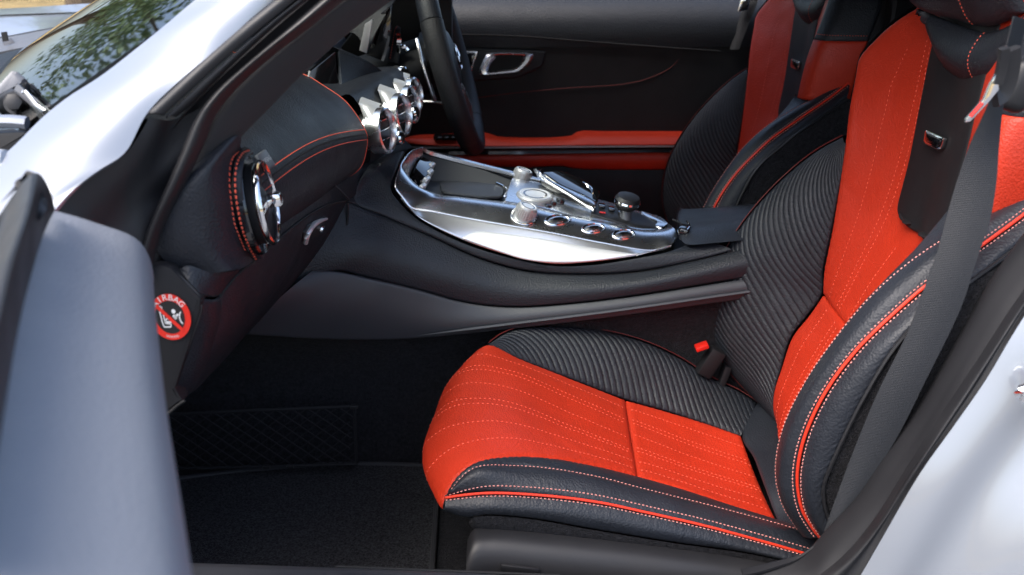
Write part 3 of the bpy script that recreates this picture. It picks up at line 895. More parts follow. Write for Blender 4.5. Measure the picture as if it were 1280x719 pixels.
# eye-shaped buttons in their dimples
for (px, py, yy, r) in ((698, 275, -.085, .0165), (742, 285.5, -.083, .0145), (781, 293, -.082, .0145)):
    cc, cn = on(p_rim, pixel_st(p_rim, [(px, py)]))
    c = cc[0] - cn[0] * .001
    ax = cn[0]
    b_ = mk('start_button' if px == 698 else 'mode_button', g_lathe([(r * .87, .0002), (r * .80, .0006), (r * .62, .0030), (r * .4, .0036), (0, .0038)], c, ax, 28, sx=1.45, sy=.7), 'satin_metal', con)
    mk('button_ring', g_lathe([(r * 1.02, -.001), (r * 1.08, .0012), (r * 1.0, .0026), (r * .90, .0015), (r * .88, -.001)], c, ax, 36, sx=1.4, sy=.75, close=True), 'chrome', b_)
    mk('button_inlay', g_lathe([(r * .44, .0030), (r * .42, .0042), (0, .0044)], c, ax, 24, sx=1.4, sy=.45), 'gloss_black', b_)
# arched hand rest with glossy touch pad
hr = P((673, 213, .075), (675, 220, .065), (700, 233, .05), (727, 244, .035), (743, 252, .02), (746, 258, .0))
hr2 = P((680, 226, .035), (705, 240, .01), (722, 250, -.01), (735, 258, -.02), (742, 262, -.025))
p = surf([hr, rs(hr, 20) * .5 + rs(hr2, 20) * .5 + A(0, -.004, .006), hr2], 50, 20, depth=.003, roll=.006)
o = mk('hand_rest', g_patch(p, .006), 'satin_metal', con)
tp = P((676, 214, .085), (700, 212, .13), (730, 224, .13), (752, 240, .11), (747, 254, .03), (728, 243, .045), (700, 231, .06))
mk('touch_pad', g_plate(round_outline(tp, .25), nrm(A(.35, -.1, .9)), .022, .004, 3), 'gloss_black', con)
mk('touch_pad_trim', g_tube(rs(P((728, 230, .115), (738, 236, .105), (741, 244, .07)) + A(0, 0, .003), 12), .0013, 6), 'chrome', con)
mk('hand_rest_tip', g_tube(rs(P((674, 221, .07), (673, 214, .08), (677, 211, .085)), 10), [.002, .003, .0035, .0035, .003, .003, .0025, .002, .0015, .001], 8), 'chrome', con)
# gear gate and lever
gt = P((737, 269, -.02), (746, 257, .02), (790, 266, .05), (822, 278, .03), (824, 288, -.02), (805, 289, -.025), (770, 279, -.025)) + A(0, 0, .004)
mk('gear_gate', g_plate(round_outline(gt, .2), (0, 0, 1), .006, .0015), 'dark_plastic', con)
gi = P((800, 268, .06), (825, 276, .04), (836, 284, .0), (828, 291, -.02), (818, 287, -.015), (822, 281, .01), (806, 275, .035)) + A(0, 0, .008)
mk('gate_surround', g_plate(round_outline(gi, .3), (0, 0, 1), .006, .002), 'satin_metal', con)
for px, py, yy in ((752, 262, .015), (764, 266, .015), (776, 270, .015)):
    mk('gate_button', g_box(atY(px, py, yy) + A(0, 0, .007), (.011, .02, .005), rotm(0, 8, 0), .0015), 'gloss_black', con)
mk('gate_indicator', g_box(atY(753, 270, -.012) + A(0, 0, .006), (.010, .004, .002), rotm(0, 8, 0), .0004), 'buckle_red', con)
lv = atY(781, 285, -.0)
o = mk('gear_lever', g_lathe([(.0125, -.01), (.010, .018), (.010, .045)], lv, (0.02, 0, 1), 24), 'grey_metal', con)
kp = A(*[(x, y) for x, y in ((-.020, -.014), (.018, -.020), (.024, .0), (.018, .020), (-.020, .016), (-.025, .0))])
kc = lv + A(.002, 0, .046)
mk('lever_knob', [g_lathe([(.004, -.012), (.016, -.011), (.021, -.004), (.0215, .004), (.018, .010), (.010, .013), (0, .0135)], kc, (.22, -.15, .96), 28, sx=1.15, sy=1.0)], 'dark_plastic', o)
mk('lever_cap', [g_lathe([(.0212, -.002), (.0225, .001), (.0215, .004), (.0195, .002)], kc, (.22, -.15, .96), 28, sx=1.15, sy=1.0, close=True)], 'chrome', o)
mk('chrome_clip', g_tube(rs(P((637, 246, .03), (635, 240, .05), (642, 238, .055), (645, 243, .04)), 16), .0016, 6), 'chrome', con)
for px, py, yy in ((690, 258, .0), (700, 256, .02), (684, 262, -.015)):
    mk('control_key', g_box(atY(px, py, yy) + A(0, 0, .006), (.012, .016, .008), rotm(0, 10, 20), .0025), 'gloss_black', con)

# armrest
ar0 = P((851, 300, -.11), (862, 306, -.135), (890, 304, -.142), (930, 300, -.142), (1000, 290, -.142))
ar1 = P((846, 277, -.02), (862, 277, -.03), (890, 275, -.04), (930, 270, -.05), (1000, 262, -.06))
ar2 = P((850, 268, .09), (870, 268, .10), (900, 266, .10), (940, 263, .10), (1000, 256, .10))
p = surf([ar0, rs(ar0, 20) * .5 + rs(ar1, 20) * .5 + A(0, -.006, .008), ar1, ar2, ar2 + A(0, .03, -.06)], 50, 40, depth=.004, roll=.008, edges='lr')
mk('armrest', g_patch(p), 'black_leather', con)
mk('armrest_seam', g_tube(rs(P((838, 276, .0), (850, 283, -.06), (862, 303, -.125)) + A(.004, 0, .002), 12), .0015, 6), 'black_thread', con)
mk('armrest_latch', g_box(atY(855, 290, -.085) + A(0, -.002, .004), (.018, .03, .012), rotm(0, 10, -20), .004), 'gloss_black', con)
mk('latch_trim', g_tube(rs(P((857, 283, -.075), (861, 288, -.085), (858, 294, -.1)) + A(0, -.004, .010), 10), .0012, 6), 'chrome', con)

# =================================================================== dashboard
dash = thing('dashboard', 'black leather dashboard with red double stitching and round chrome vents', 'dashboard', (-.35, 0.0, 0.45))

# upper pad roll between the side vent and the centre vents
def dprof(y, *xz):
    return [A(x, y, z) for x, z in xz]
pad_far = np.concatenate([A((-.62, -.16, .905), (-.40, -.165, .886)), PY(-.17, (381.5, 94), (405, 107.6), (430, 125), (445, 143), (455, 160), (459, 170), (458, 187), (450, 210)), A((-.255, -.172, .700), (-.33, -.172, .695))])
pad_near = A((-.66, -.585, .860), (-.46, -.59, .872), (-.36, -.592, .868), (-.31, -.594, .858), (-.275, -.596, .838), (-.258, -.597, .812), (-.252, -.598, .79), (-.255, -.599, .76), (-.272, -.60, .735), (-.30, -.60, .722), (-.36, -.60, .715))
pad_mid = A((-.65, -.38, .895), (-.45, -.385, .890), (-.355, -.387, .880), (-.30, -.388, .862), (-.262, -.389, .835), (-.240, -.39, .805), (-.234, -.39, .785), (-.236, -.39, .757), (-.25, -.39, .728), (-.275, -.39, .708), (-.34, -.39, .70))
p_pad = surf([pad_near, pad_mid, pad_far], 110, 70, face=(1, 0, .6))
pad = mk('dash_pad', g_patch(p_pad), 'black_leather_fine', dash)
# find the seam parameter on the pad by pixel target: constant line near the equator
st = polyfit_st(pixel_st(p_pad, [(334, 222), (360, 203), (393, 186), (427, 174), (456, 166)]))
st[:, 1] = np.linspace(0, .995, len(st))
for off, nm, mt in ((-.012, 'stitching', 'red_thread'), (.012, 'stitching', 'red_thread')):
    q = st + A(off, 0)
    pos, N = on(p_pad, q)
    mk(nm, g_stitch(pos, N, r=.0007, length=.0045, gap=.0014), mt, pad)
pos, N = on(p_pad, st)
mk('pad_seam', g_tube(pos - N * .0008, .0016, 6), 'black_thread', pad)
mk('pad_end_piping', g_tube(rs(pad_far[1:-1], 60), .0009, 6), 'red_thread', pad)
# inner end wall of the pad
ew = rs(pad_far, 40)
mk('pad_end_wall', g_patch(surf([ew, ew * A(1, 1, 1) + A(-.03, .02, -.01), ew * .5 + (A(-.42, -.12, .79)) * .5], 40, 12, face='+y')), 'black_leather_fine', dash)

# near end: rounded cap that faces the door opening, with the stitched ring
VC = atY(327.5, 254, -.612) + A(.001, 0, 0)                      # side vent centre
ring_pix = [(308, 186), (299, 190), (292, 204), (290, 226), (293, 256), (301, 290), (318, 325)]
ring = A(*[atX(px, py, -.264) for px, py in ring_pix])
capA = ring
capB = P((300, 170, -.665), (280, 190, -.685), (258, 215, -.70), (246, 240, -.705), (243, 270, -.705), (255, 305, -.70), (290, 338, -.68))
capC = P((255, 190, -.68), (225, 215, -.69), (200, 245, -.70), (190, 275, -.705), (190, 300, -.705), (205, 325, -.70), (240, 345, -.69))
p_cap = surf([capA, rs(capA, 20) * .6 + rs(capB, 20) * .4 + A(0, -.012, 0), capB, capC], 60, 50, depth=.002, roll=.004, edges='t', face='-y')
o = mk('dash_end_cap', g_patch(p_cap), 'black_leather', dash)
def pix_stitch(p, pix, parent, **kw):
    pos, N = on(p, pixel_st(p, rs(A(*[(a, b, 0) for a, b in pix]), 24)[:, :2]))
    pos = rs(pos[::3], 160); N = nrm(rs(N[::3], 160))
    mk('stitching', g_stitch(pos, N, **kw), 'red_thread', parent)
pix_stitch(p_cap, [(x - 5, y + 1) for x, y in ring_pix], o, r=.0009, length=.0040, gap=.0016, lift=.0008)
# band between cap and vent
bandB = A(*[atX(px, py, -.257) for px, py in [(315, 194), (309, 196), (303, 208), (302, 232), (307, 266), (315, 298), (330, 318)]])
p_band = surf([ring + A(.001, 0, 0), rs(ring, 20) * .5 + rs(bandB, 20) * .5 + A(.005, -.001, 0), bandB], 60, 16, depth=.002, roll=.004, edges='t', face=(1, -1, .3))
o = mk('vent_band', g_patch(p_band), 'black_leather', dash)
rp = rs(A(*[atX(px + 4, py + 1, -.258) for px, py in ring_pix]), 120) + A(.001, -.004, 0)
mk('stitching', g_stitch(rp, np.tile(nrm(A(.4, -1, .1)), (120, 1)), r=.0009, length=.0040, gap=.0016), 'red_thread', o)
mk('ring_welt', g_tube(rs(ring, 60) + A(.002, -.001, 0), .0014, 6), 'black_thread', o)

def vent(parent, c, r, axis, name='round_vent', fins=3, mt='chrome', knob_at=None, glossy=False):
    x_, y_, a_ = basis(axis)
    v = mk(name, g_lathe([(r * 1.0, -.012), (r * 1.03, .004), (r * 1.0, .010), (r * .93, .012), (r * .87, .009), (r * .84, .0), (r * .82, -.02)], c, axis, 56), mt, parent)
    mk('vent_throat', g_lathe([(r * .835, -.002), (r * .80, -.03), (0, -.034)], c, axis, 40), 'dark_plastic', v)
    for i in range(fins):
        h = (i - (fins - 1) / 2) * r * .42
        w = math.sqrt(max(0, (r * .83)**2 - h * h)) * .97
        q = c + y_ * h - a_ * .006
        mk('vent_fin', g_box(q, (w * 2, .0018, .014), np.stack([x_, y_, a_], 1), .0006), 'dark_plastic', v)
        mk('fin_trim', g_box(q + a_ * .0075, (w * 1.9, .0016, .0014), np.stack([x_, y_, a_], 1), .0004), 'chrome', v)
    return v
# side vent: glossy bezel behind a chrome ring with a bright centre tab
bez = [(.0485, -.004), (.0485, .001), (.047, .003), (.040, .001)]
mk('vent_bezel', g_lathe(bez, VC + A(-.008, -.006, 0), (1, .09, .13), 56, sx=1.0, sy=1.06), 'gloss_black', dash)
sv = mk('round_vent', g_lathe([(.0415 + .0022 * math.cos(t), .004 + .0035 * math.sin(t)) for t in np.linspace(0, 2 * math.pi, 10, endpoint=False)], VC, (1, .09, .13), 64, close=True), 'chrome', dash)
mk('vent_throat', g_lathe([(.0415, .0), (.038, -.02), (0, -.024)], VC, (1, .09, .13), 40), 'soft_black', sv)
x_, y_, a_ = basis((1, .09, .13))
mk('vent_hub', g_lathe([(.030, -.016), (.026, -.004), (.012, .004), (0, .006)], VC, (1, .09, .13), 32), 'dark_plastic', sv)
mk('vent_spoke', g_box(VC + a_ * .004, (.078, .008, .005), np.stack([x_, y_, a_], 1), .0015), 'chrome', sv)
mk('vent_tab', g_box(VC + a_ * .012 + y_ * .002, (.016, .015, .016), np.stack([x_, y_, a_], 1), .004), 'chrome', sv)
# small embossed tag on the pad
tst = pixel_st(p_pad, [(327, 198)])
tp_, tn_ = on(p_pad, tst)
bx2, by2, bz2 = basis(tn_[0])
tg = mk('pad_tag', g_box(tp_[0] + tn_[0] * .001, (.030, .020, .005), np.stack([bx2, by2, bz2], 1), .002), 'grey_metal', dash)
mk('tag_lettering', text_piece('AIRBAG', tp_[0] + tn_[0] * .0035, bx2, by2, .0068), 'label_white', tg)

# lower dashboard: shelf, glove box, inner panel
sh0 = P((305, 333, -.655), (330, 316, -.615), (343, 295, -.58), (352, 262, -.55), (370, 240, -.46), (394, 225, -.36), (420, 216, -.27), (444, 213, -.19), (470, 205, -.10)) + A(-.02, 0, 0)
crs = P((276, 369, -.665), (294, 346.5, -.648), (314, 329, -.615), (347, 300, -.53), (380, 273.5, -.42), (407, 258, -.31), (433.6, 251.5, -.19), (452, 240, -.13))
shm = rs(sh0, 40) * .5 + rs(crs, 40) * .5 + A(.002, 0, .007)
p = surf([sh0, shm, crs], 90, 24, depth=.002, roll=.004, edges='b')
mk('dash_shelf', g_patch(p), 'black_leather_fine', dash)
gb_b = P((222, 503, -.665), (240, 492, -.64), (262, 470, -.56), (285, 446, -.46), (303, 424, -.36), (322, 404, -.28), (340, 384, -.22))
gb_m = rs(crs[:-1], 30) * .5 + rs(gb_b, 30) * .5 + A(.014, 0, .004)
p_gb = surf([crs[:-1], gb_m, gb_b], 90, 40, depth=.002, roll=.005, edges='tlb', face='+x')
mk('glove_box', g_patch(p_gb, .004), 'black_leather_fine', dash)
mk('shelf_welt', g_tube(rs(crs[:-1], 60) + A(.001, 0, .001), .0016, 6), 'black_thread', dash)
seam2 = rs(P((433.6, 253, -.175), (432, 283.5, -.18), (417, 313.5, -.19), (394, 337, -.205), (367, 357, -.22), (346, 375, -.23)), 40)
mk('glove_box_gap', g_tube(seam2 + A(.001, -.001, 0), .0018, 6), 'black_thread', dash)
mk('shelf_seam', g_tube(rs(P((400, 222, -.34), (420, 238, -.27), (433.6, 252, -.19)) + A(.004, 0, .002), 16), .0014, 6), 'grey_plastic', dash)
# glove box latch
lt = pixel_st(p_gb, [(392, 287)]); lp, ln_ = on(p_gb, lt)
lat = [(377, 303), (378, 290), (384, 280), (407, 270), (404, 285), (398, 294)]
lo = A(*[on(p_gb, pixel_st(p_gb, [q]))[0][0] for q in lat])
lo = lo.mean(0) + (lo - lo.mean(0)) * 1.0
o = mk('glove_latch', g_plate(round_outline(lo + ln_[0] * .002, .15), ln_[0], .004, .001), 'dark_plastic', dash)
lo2 = A(*[on(p_gb, pixel_st(p_gb, [q]))[0][0] for q in [(379, 301), (380, 291), (386, 282), (406, 272.5)]])
mk('latch_trim', g_tube(rs(lo2, 20) + ln_[0] * .004, [.0036] * 8 + list(np.linspace(.0036, .0018, 12)), 8), 'pale_metal', o)
lk = on(p_gb, pixel_st(p_gb, [(399, 284)]))[0][0]
mk('latch_lock', g_lathe([(.006, 0), (.0055, .003), (.003, .003), (0, .002)], lk + ln_[0] * .003, ln_[0], 24), 'chrome', o)

# near end piece: leather corner, end panel with the sticker
en0 = P((224, 337, -.70), (235, 332, -.70), (262, 340, -.69), (295, 338, -.66), (312, 327, -.63))
en1 = P((252, 372, -.705), (256, 371, -.70), (268, 372, -.685), (277, 368, -.665), (296, 345, -.645))
p = surf([en0, rs(en0, 20) * .5 + rs(en1, 20) * .5 + A(0, -.004, .004), en1], 50, 20, depth=.002, roll=.004, edges='b', face='-y')
o = mk('end_corner', g_patch(p), 'black_leather_fine', dash)
mk('stitching', stitch_on(p, [(.12, .93), (.5, .93), (.9, .93)], 60, r=.0006, length=.005), 'black_thread', o)
es0 = P((253, 374, -.704), (252, 385, -.705), (246, 410, -.705), (236, 440, -.705), (226, 470, -.705), (221, 488, -.704))
es1 = P((276, 370, -.665), (277, 392, -.663), (270, 420, -.665), (258, 455, -.665), (243, 485, -.665), (226, 502, -.668))
p = surf([es0, rs(es0, 20) * .5 + rs(es1, 20) * .5 + A(.003, -.006, 0), es1], 50, 24, depth=.002, roll=.004, edges='l', face='-y')
mk('end_side_leather', g_patch(p), 'black_leather_fine', dash)
ep = [(170, 330), (205, 332), (214, 336), (251, 374), (250, 390), (219, 486), (229, 502), (206, 522), (150, 560), (140, 400)]
ept = PY(-.712, *ep)
mk('end_panel', g_plate(round_outline(ept, .06, 4), (0, -1, 0), .02, .003, 2), 'soft_black', dash)
mk('end_panel_edge', g_tube(rs(PY(-.708, (211, 334), (248, 370), (251, 380), (248, 396), (219, 482), (221, 491), (230, 503)), 60), .0022, 6), 'dark_plastic', dash)
mk('end_panel_joint', g_tube(rs(PY(-.712, (231, 501), (224, 505), (205, 521), (180, 536)), 12), .0016, 6), 'black_thread', dash)
# warning sticker
sc0 = atY(213, 396.5, -.7145)
sx_ = nrm(atY(237, 394, -.7145) - sc0); sx_ = A(1, 0, 0); sy_ = A(0, 0, 1)
s_r = .0205
def sdisc(r, h, n=56, sx=.93, sy=1.13):
    return g_lathe([(r, -.0006), (r, h), (0, h)], sc0, (0, -1, 0), n, sx=sx, sy=sy, up=(0, 0, 1))
stk = mk('warning_sticker', sdisc(s_r, .0004), 'sticker_red', dash, angle=20)
mk('sticker_field', sdisc(s_r * .72, .0006), 'sticker_black', stk, angle=20)
def sp(x, y, h=.0008):   # sticker coordinates, unit radius
    return sc0 + A(x * s_r * .93, -h, y * s_r * 1.13)
def sbar(a, b, w, h, n=2):
    a = A(*a); b = A(*b); d = nrm(b - a); q = A(-d[1], d[0]) * w / 2
    return [sp(*(a + q), h), sp(*(b + q), h), sp(*(b - q), h), sp(*(a - q), h)], [(0, 1, 2, 3)]
white = []
def sline(pts, w):
    for a, b in zip(pts[:-1], pts[1:]):
        v, f = sbar(a, b, w, .0007); white.append((np.array(v), f))
sline([(-.50, .48), (-.42, -.18), (-.36, -.42), (-.02, -.42), (.0, -.28), (-.28, -.26), (-.36, .46), (-.50, .48)], .055)
sline([(-.28, -.16), (-.16, -.05), (.02, -.10), (.04, -.2), (-.24, -.2), (-.28, -.16)], .07)
sline([(.16, .10), (.30, -.06)], .13); sline([(.22, .0), (.42, .14)], .09)
th = np.linspace(2.2, 4.3, 9)
sline([(.68 + .22 * math.cos(t), .0 + .30 * math.sin(t)) for t in th], .06)
hd = [sp(.20 + .10 * math.cos(t), .26 + .10 * math.sin(t), .0007) for t in np.linspace(0, 2 * math.pi, 16, endpoint=False)]
white.append((np.array(hd), [tuple(range(16))]))
mk('sticker_pictogram', white, 'sticker_white', stk, smooth=False)
v, f = sbar((-.60, .50), (.56, -.58), .17, .0010)
mk('sticker_bar', (np.array(v), f), 'sticker_red', stk, smooth=False)
lt_ = []
for i, ch in enumerate("AIRBAG"):
    a = math.radians(90 + (2.5 - i) * 19)
    lt_.append(text_piece(ch, sp(.86 * math.cos(a), .86 * math.sin(a), .0006), (math.sin(a), 0, -math.cos(a)), (math.cos(a), 0, math.sin(a)), .0082, .0003))
for i, ch in enumerate("OOOOOO"):
    a = math.radians(270 + (i - 2.5) * 7)
    lt_.append(text_piece(ch, sp(.86 * math.cos(a), .86 * math.sin(a), .0006), (-math.sin(a), 0, math.cos(a)), (-math.cos(a), 0, -math.sin(a)), .0030, .0003))
mk('sticker_lettering', lt_, 'sticker_white', stk, smooth=False)

pi_ = math.pi
# centre stack: four round vents with polished shrouds
cv = [((477, 163.5), -.11, .0345, -.203), ((498, 143.5), -.012, .0335, -.190), ((510, 131), .085, .0325, -.182), ((514, 119), .17, .031, -.184)]
for i, ((px, py), yy, r, x0) in enumerate(cv):
    c = atY(px, py, yy)
    vax = (1, -.26, .12)
    o = vent(dash, c, r, vax, fins=3, mt='satin_metal')
    xx, yy2, aa = basis(vax)
    k = (r / .0345) * (1.435 / (c[1] + 1.53 + .05))
    # polished shroud: from the ring's near half forward to a pointed top corner
    rim = A(*[c + (xx * math.cos(q) + yy2 * math.sin(q)) * r * 1.02 for q in np.linspace(pi_ * .45, pi_ * 1.55, 26)])
    if (rim[13] - c)[1] > 0: rim = A(*[c + (-xx * math.cos(q) + yy2 * math.sin(q)) * r * 1.02 for q in np.linspace(pi_ * .45, pi_ * 1.55, 26)])
    outer = P(*[(px + dx * k, py + dy * k, yy - .012) for dx, dy in ((-29, -35), (-22, -14), (-14, 8), (-5, 29))])
    md = rs(rim, 20) * .5 + rs(outer, 20) * .5 + A(0, -.004, .002)
    top = A(rim[0] + A(-.002, .03, 0), outer[0] + A(0, .035, .004))
    mk('vent_shroud', [g_patch(surf([rim, md, outer], 40, 20), .002), g_patch(surf([A(rim[0], outer[0]), A(rim[0], outer[0]) * .5 + top * .5 + A(0, 0, .003), top], 12, 8, face='+z'), .002)], 'pale_metal', dash)
for px, py, yy, s in ((494, 173, -.055, .011), (513, 141, .06, .011)):
    c = atY(px, py, yy)
    mk('vent_dial', [g_lathe([(s, 0), (s, .010), (s * .8, .013), (0, .0135)], c, (1, -.25, .15), 14), g_lathe([(s * .6, -.012), (s * .6, 0)], c, (1, -.25, .15), 12)], 'chrome', dash, angle=30)
# dash body behind the centre vents
cb0 = P((462, 205, -.10), (478, 195, -.06), (495, 180, .02), (505, 172, .12), (512, 168, .24))
cb1 = P((440, 120, -.12), (460, 108, -.03), (480, 96, .06), (496, 90, .14), (505, 86, .24)) 
cbm = rs(cb0, 16) * .5 + rs(cb1, 16) * .5 + A(.012, 0, .0)
cb2 = P((432, 126, -.13), (428, 112, -.06), (440, 98, .04), (455, 90, .12), (470, 86, .24)) + A(-.02, 0, .002)
cb3 = cb2 + A(-.22, 0, .02)
p = surf([cb0, cbm, cb1, cb2, cb3], 40, 50, face=(1, -.2, .6))
mk('center_stack', g_patch(p), 'black_leather_fine', dash)
# display hood (curved dark leather wall) and the screen beside it
hA = P((424, 62, .03), (437, 66, .04), (455, 74, .06), (470, 83, .09), (482, 93, .12), (490, 99, .16))
hB = P((429, 122, -.05), (436, 118, -.02), (450, 108, .03), (468, 98, .08), (482, 96, .12), (490, 101, .16))
p = surf([hA, hB], 40, 16)
o = mk('display_hood', g_patch(p, .006), 'black_leather_fine', dash)
mk('stitching', stitch_on(p, [(.02, .07), (.5, .07), (.98, .09)], 60, r=.0005), 'black_thread', o)
hC = hA + A(-.10, .03, .012)
mk('display_hood_top', g_patch(surf([hA, hA + A(-.02, .0, .008), hC], 30, 10, face='+z')), 'black_leather_fine', dash)
scr = P((388, 92, -.02), (423, 64, .02), (428, 123, -.04), (405, 110, -.05)) + A(-.004, 0, 0)
mk('display_screen', g_plate(scr, nrm(A(.75, -.6, .2)), .012, .002), 'screen_glass', dash)
mk('pad_clip', g_tube(rs(P((386, 96, -.17), (387, 89, -.17)), 4), .0016, 6), 'label_white', dash)
# instrument binnacle in front of the driver
bA = P((447, 45, .22), (452, 20, .24), (458, 2, .26), (470, -15, .30), (500, -25, .40))
bB = P((458, 70, .20), (470, 40, .22), (487, 10, .25), (500, -8, .30), (520, -20, .42))
mk('instrument_hood', g_patch(surf([bA + A(-.1, 0, -.02), bA, bB], 30, 20), .004), 'black_leather_fine', dash)
mk('hood_strip', g_plate(P((449, 63, .2), (458.5, 67, .2), (465.5, 24, .2), (456, 30, .2)), (0, -1, 0), .008, .001), 'pale_metal', dash)
mk('hood_pillar', g_plate(P((463, 26, .24), (490, 5, .24), (488, 40, .24), (478, 77, .24), (457, 68, .24)), (0, -1, 0), .03, .003), 'gloss_black', dash)
mk('cluster_back', g_plate(P((425, 60, .46), (455, 20, .46), (500, -30, .46), (565, -30, .46), (565, 105, .46), (480, 110, .46)), (0, -1, 0), .03, .004), 'soft_black', dash)
mk('hood_strip', g_sweep(rs(P((487, 38, .24), (484, 58, .24), (478, 76, .24)), 20), [(-.0025, -.002), (.0025, -.002), (.0025, .002), (-.0025, .002)]), 'chrome', dash)
tb = surf([P((484, 75, .25), (489, 50, .26), (492, 36, .28), (497, 32, .30)), P((497, 80, .24), (499, 55, .25), (500, 40, .27), (501, 35, .29))], 20, 10)
o = mk('binnacle_tube', g_patch(tb, .005), 'black_leather_fine', dash)
mk('stitching', stitch_on(tb, [(.05, .25), (.95, .25)], 30, r=.0007), 'red_thread', o)
mk('binnacle_trim', g_sweep(rs(P((498, 66, .245), (499, 50, .25), (497, 42, .26)), 16), [(-.004, -.002), (.004, -.002), (.004, .002), (-.004, .002)]), 'chrome', dash)
# column shroud, stalk and levers
shr = [P((488, 84, .26), (500, 72, .26), (520, 62, .27), (540, 62, .28), (560, 66, .30)), P((486, 98, .25), (505, 90, .245), (525, 84, .25), (545, 84, .265), (562, 86, .28)),
       P((490, 112, .27), (508, 112, .26), (528, 112, .27), (546, 110, .28), (560, 108, .30))]
mk('column_shroud', g_patch(surf(shr, 30, 20), .004), 'soft_black', dash)
c = atY(500.5, 91, .20)
mk('dash_knob', [g_lathe([(.011, -.012), (.011, -.003), (.012, 0), (.012, .008), (.009, .011), (0, .0115)], c, (.8, -.55, -.1), 24)], 'dark_plastic', dash)
mk('dash_knob_cap', [g_lathe([(.0125, .001), (.0125, .009), (.0095, .0118), (0, .012)], c, (.8, -.55, -.1), 24)], 'chrome', dash)
mk('indicator_stalk', g_tube(rs(P((503, 61, .25), (507, 60, .25), (510, 63, .25)), 10), .006, 10), 'chrome', dash)
# underside filler so no light leaks through the dashboard
mk('dash_core', g_box((-.62, 0.0, .72), (.5, 1.34, .22), None, .02), 'dark_plastic', dash)

# =================================================================== steering wheel
whl = thing('steering_wheel', 'black leather steering wheel with perforated grips and silver spoke, driver side', 'steering wheel', (-.10, .37, .66))
WC = A(-.122, .37, .812)
wa = nrm(A(1, 0, .27))                       # axle direction towards the driver
wx, wy, wz = basis(wa)                       # wx sideways, wy up in the wheel plane
WR = .178
def rimpt(t, dr=0.0):
    fl = 1.0
    return WC + wx * math.cos(t) * (WR + dr) + wy * math.sin(t) * (WR + dr)
def rimseg(t0, t1, r, n=40):
    return A(*[rimpt(t) for t in np.linspace(t0, t1, n)])
pi = math.pi
def rim_piece(name, t0, t1, mt, r=.0185):
    path = rimseg(t0, t1, r)
    upv = np.tile(wa, (len(path), 1))
    return mk(name, g_tube(path, r, 20, up=upv, flat=1.12), mt, whl)
mat('perf_leather', (0.017, 0.018, 0.021), 0.5, bump=[('perf', 420, 0.7, 0.0012)], rvar=0.05)
rim_piece('rim_top', pi * .16, pi * .84, 'black_leather')
rim_piece('rim_bottom', -pi * .70, -pi * .30, 'black_leather')
rim_piece('rim_grip', pi * .842, pi * 1.298, 'perf_leather', .0192)
rim_piece('rim_grip', -pi * .298, pi * .158, 'perf_leather', .0192)
mk('airbag_pad', g_lathe([(.075, -.04), (.082, -.015), (.078, .0), (.06, .012), (.03, .018), (0, .019)], WC - wa * .004, wa, 40, sx=1.05, sy=.85), 'black_leather_fine', whl)
mk('wheel_emblem', [g_lathe([(.026, .0), (.027, .003), (.024, .004), (.0225, .001)], WC + wa * .014, wa, 36, close=True)] +
   [g_tube(A(WC + wa * .017, WC + wa * .017 + (wx * math.cos(q) + wy * math.sin(q)) * .024), [.0035, .0006], 6) for q in (pi / 2, pi / 2 + 2.094, pi / 2 - 2.094)], 'chrome', whl)
for sgn in (-1, 1):
    a0 = WC + wx * sgn * .06 - wa * .01; a1 = rimpt(0 if sgn > 0 else pi)
    mk('spoke', g_sweep(rs(A(a0, a0 * .5 + a1 * .5 - wa * .012, a1), 12), [(-.022, -.006), (.022, -.006), (.022, .006), (-.022, .006)], up=wa), 'soft_black', whl)
    q1 = rimpt(-pi / 2 + sgn * .42, -.012)
    q0 = WC - wy * .05 + wx * sgn * .03
    mk('spoke_trim', g_sweep(rs(A(q0, q0 * .5 + q1 * .5 + wa * .006, q1), 14), [(-.009, -.004), (.009, -.004), (.007, .004), (-.007, .004)], up=wa), 'satin_metal', whl)
    pc = WC + wx * sgn * .125 - wa * .035
    mk('shift_paddle', g_plate(smooth_outline(A(pc + wy * .065, pc + wy * .03 + wx * sgn * .02, pc - wy * .05 + wx * sgn * .012, pc - wy * .06, pc + wx * sgn * -.012)), wa, .006, .002), 'satin_metal', whl)
mk('wheel_column', g_lathe([(.05, -.22), (.055, -.06), (.06, -.035)], WC, wa, 30), 'soft_black', whl)
mk('column_stalk', g_tube(rs(P((522, 127, .24), (540, 127, .24), (556, 130, .245)), 12), .005, 8, flat=.5), 'brushed_metal', dash)

# =================================================================== ground and setting
def ground():
    n = 40
    xs = np.linspace(-220, 220, n); ys = np.linspace(-60, 300, n)
    G = np.array([[(x, y, 0.0) for x in xs] for y in ys])
    mk('ground', g_grid(G), 'dry_grass', None, kind='structure')
    mk('added_bounce_slab', g_box((0, -3, -.046), (30, 17, .1), None, .01), 'bounce_grey', None, kind='structure')  # unseen slab, added to replace straw-coloured bounce with neutral light
ground()

# =================================================================== car body (shell round the doorway)
body = thing('car_body', 'silver white sports car body around the open door, with black seals and windscreen', 'car', (0, 0, .12))

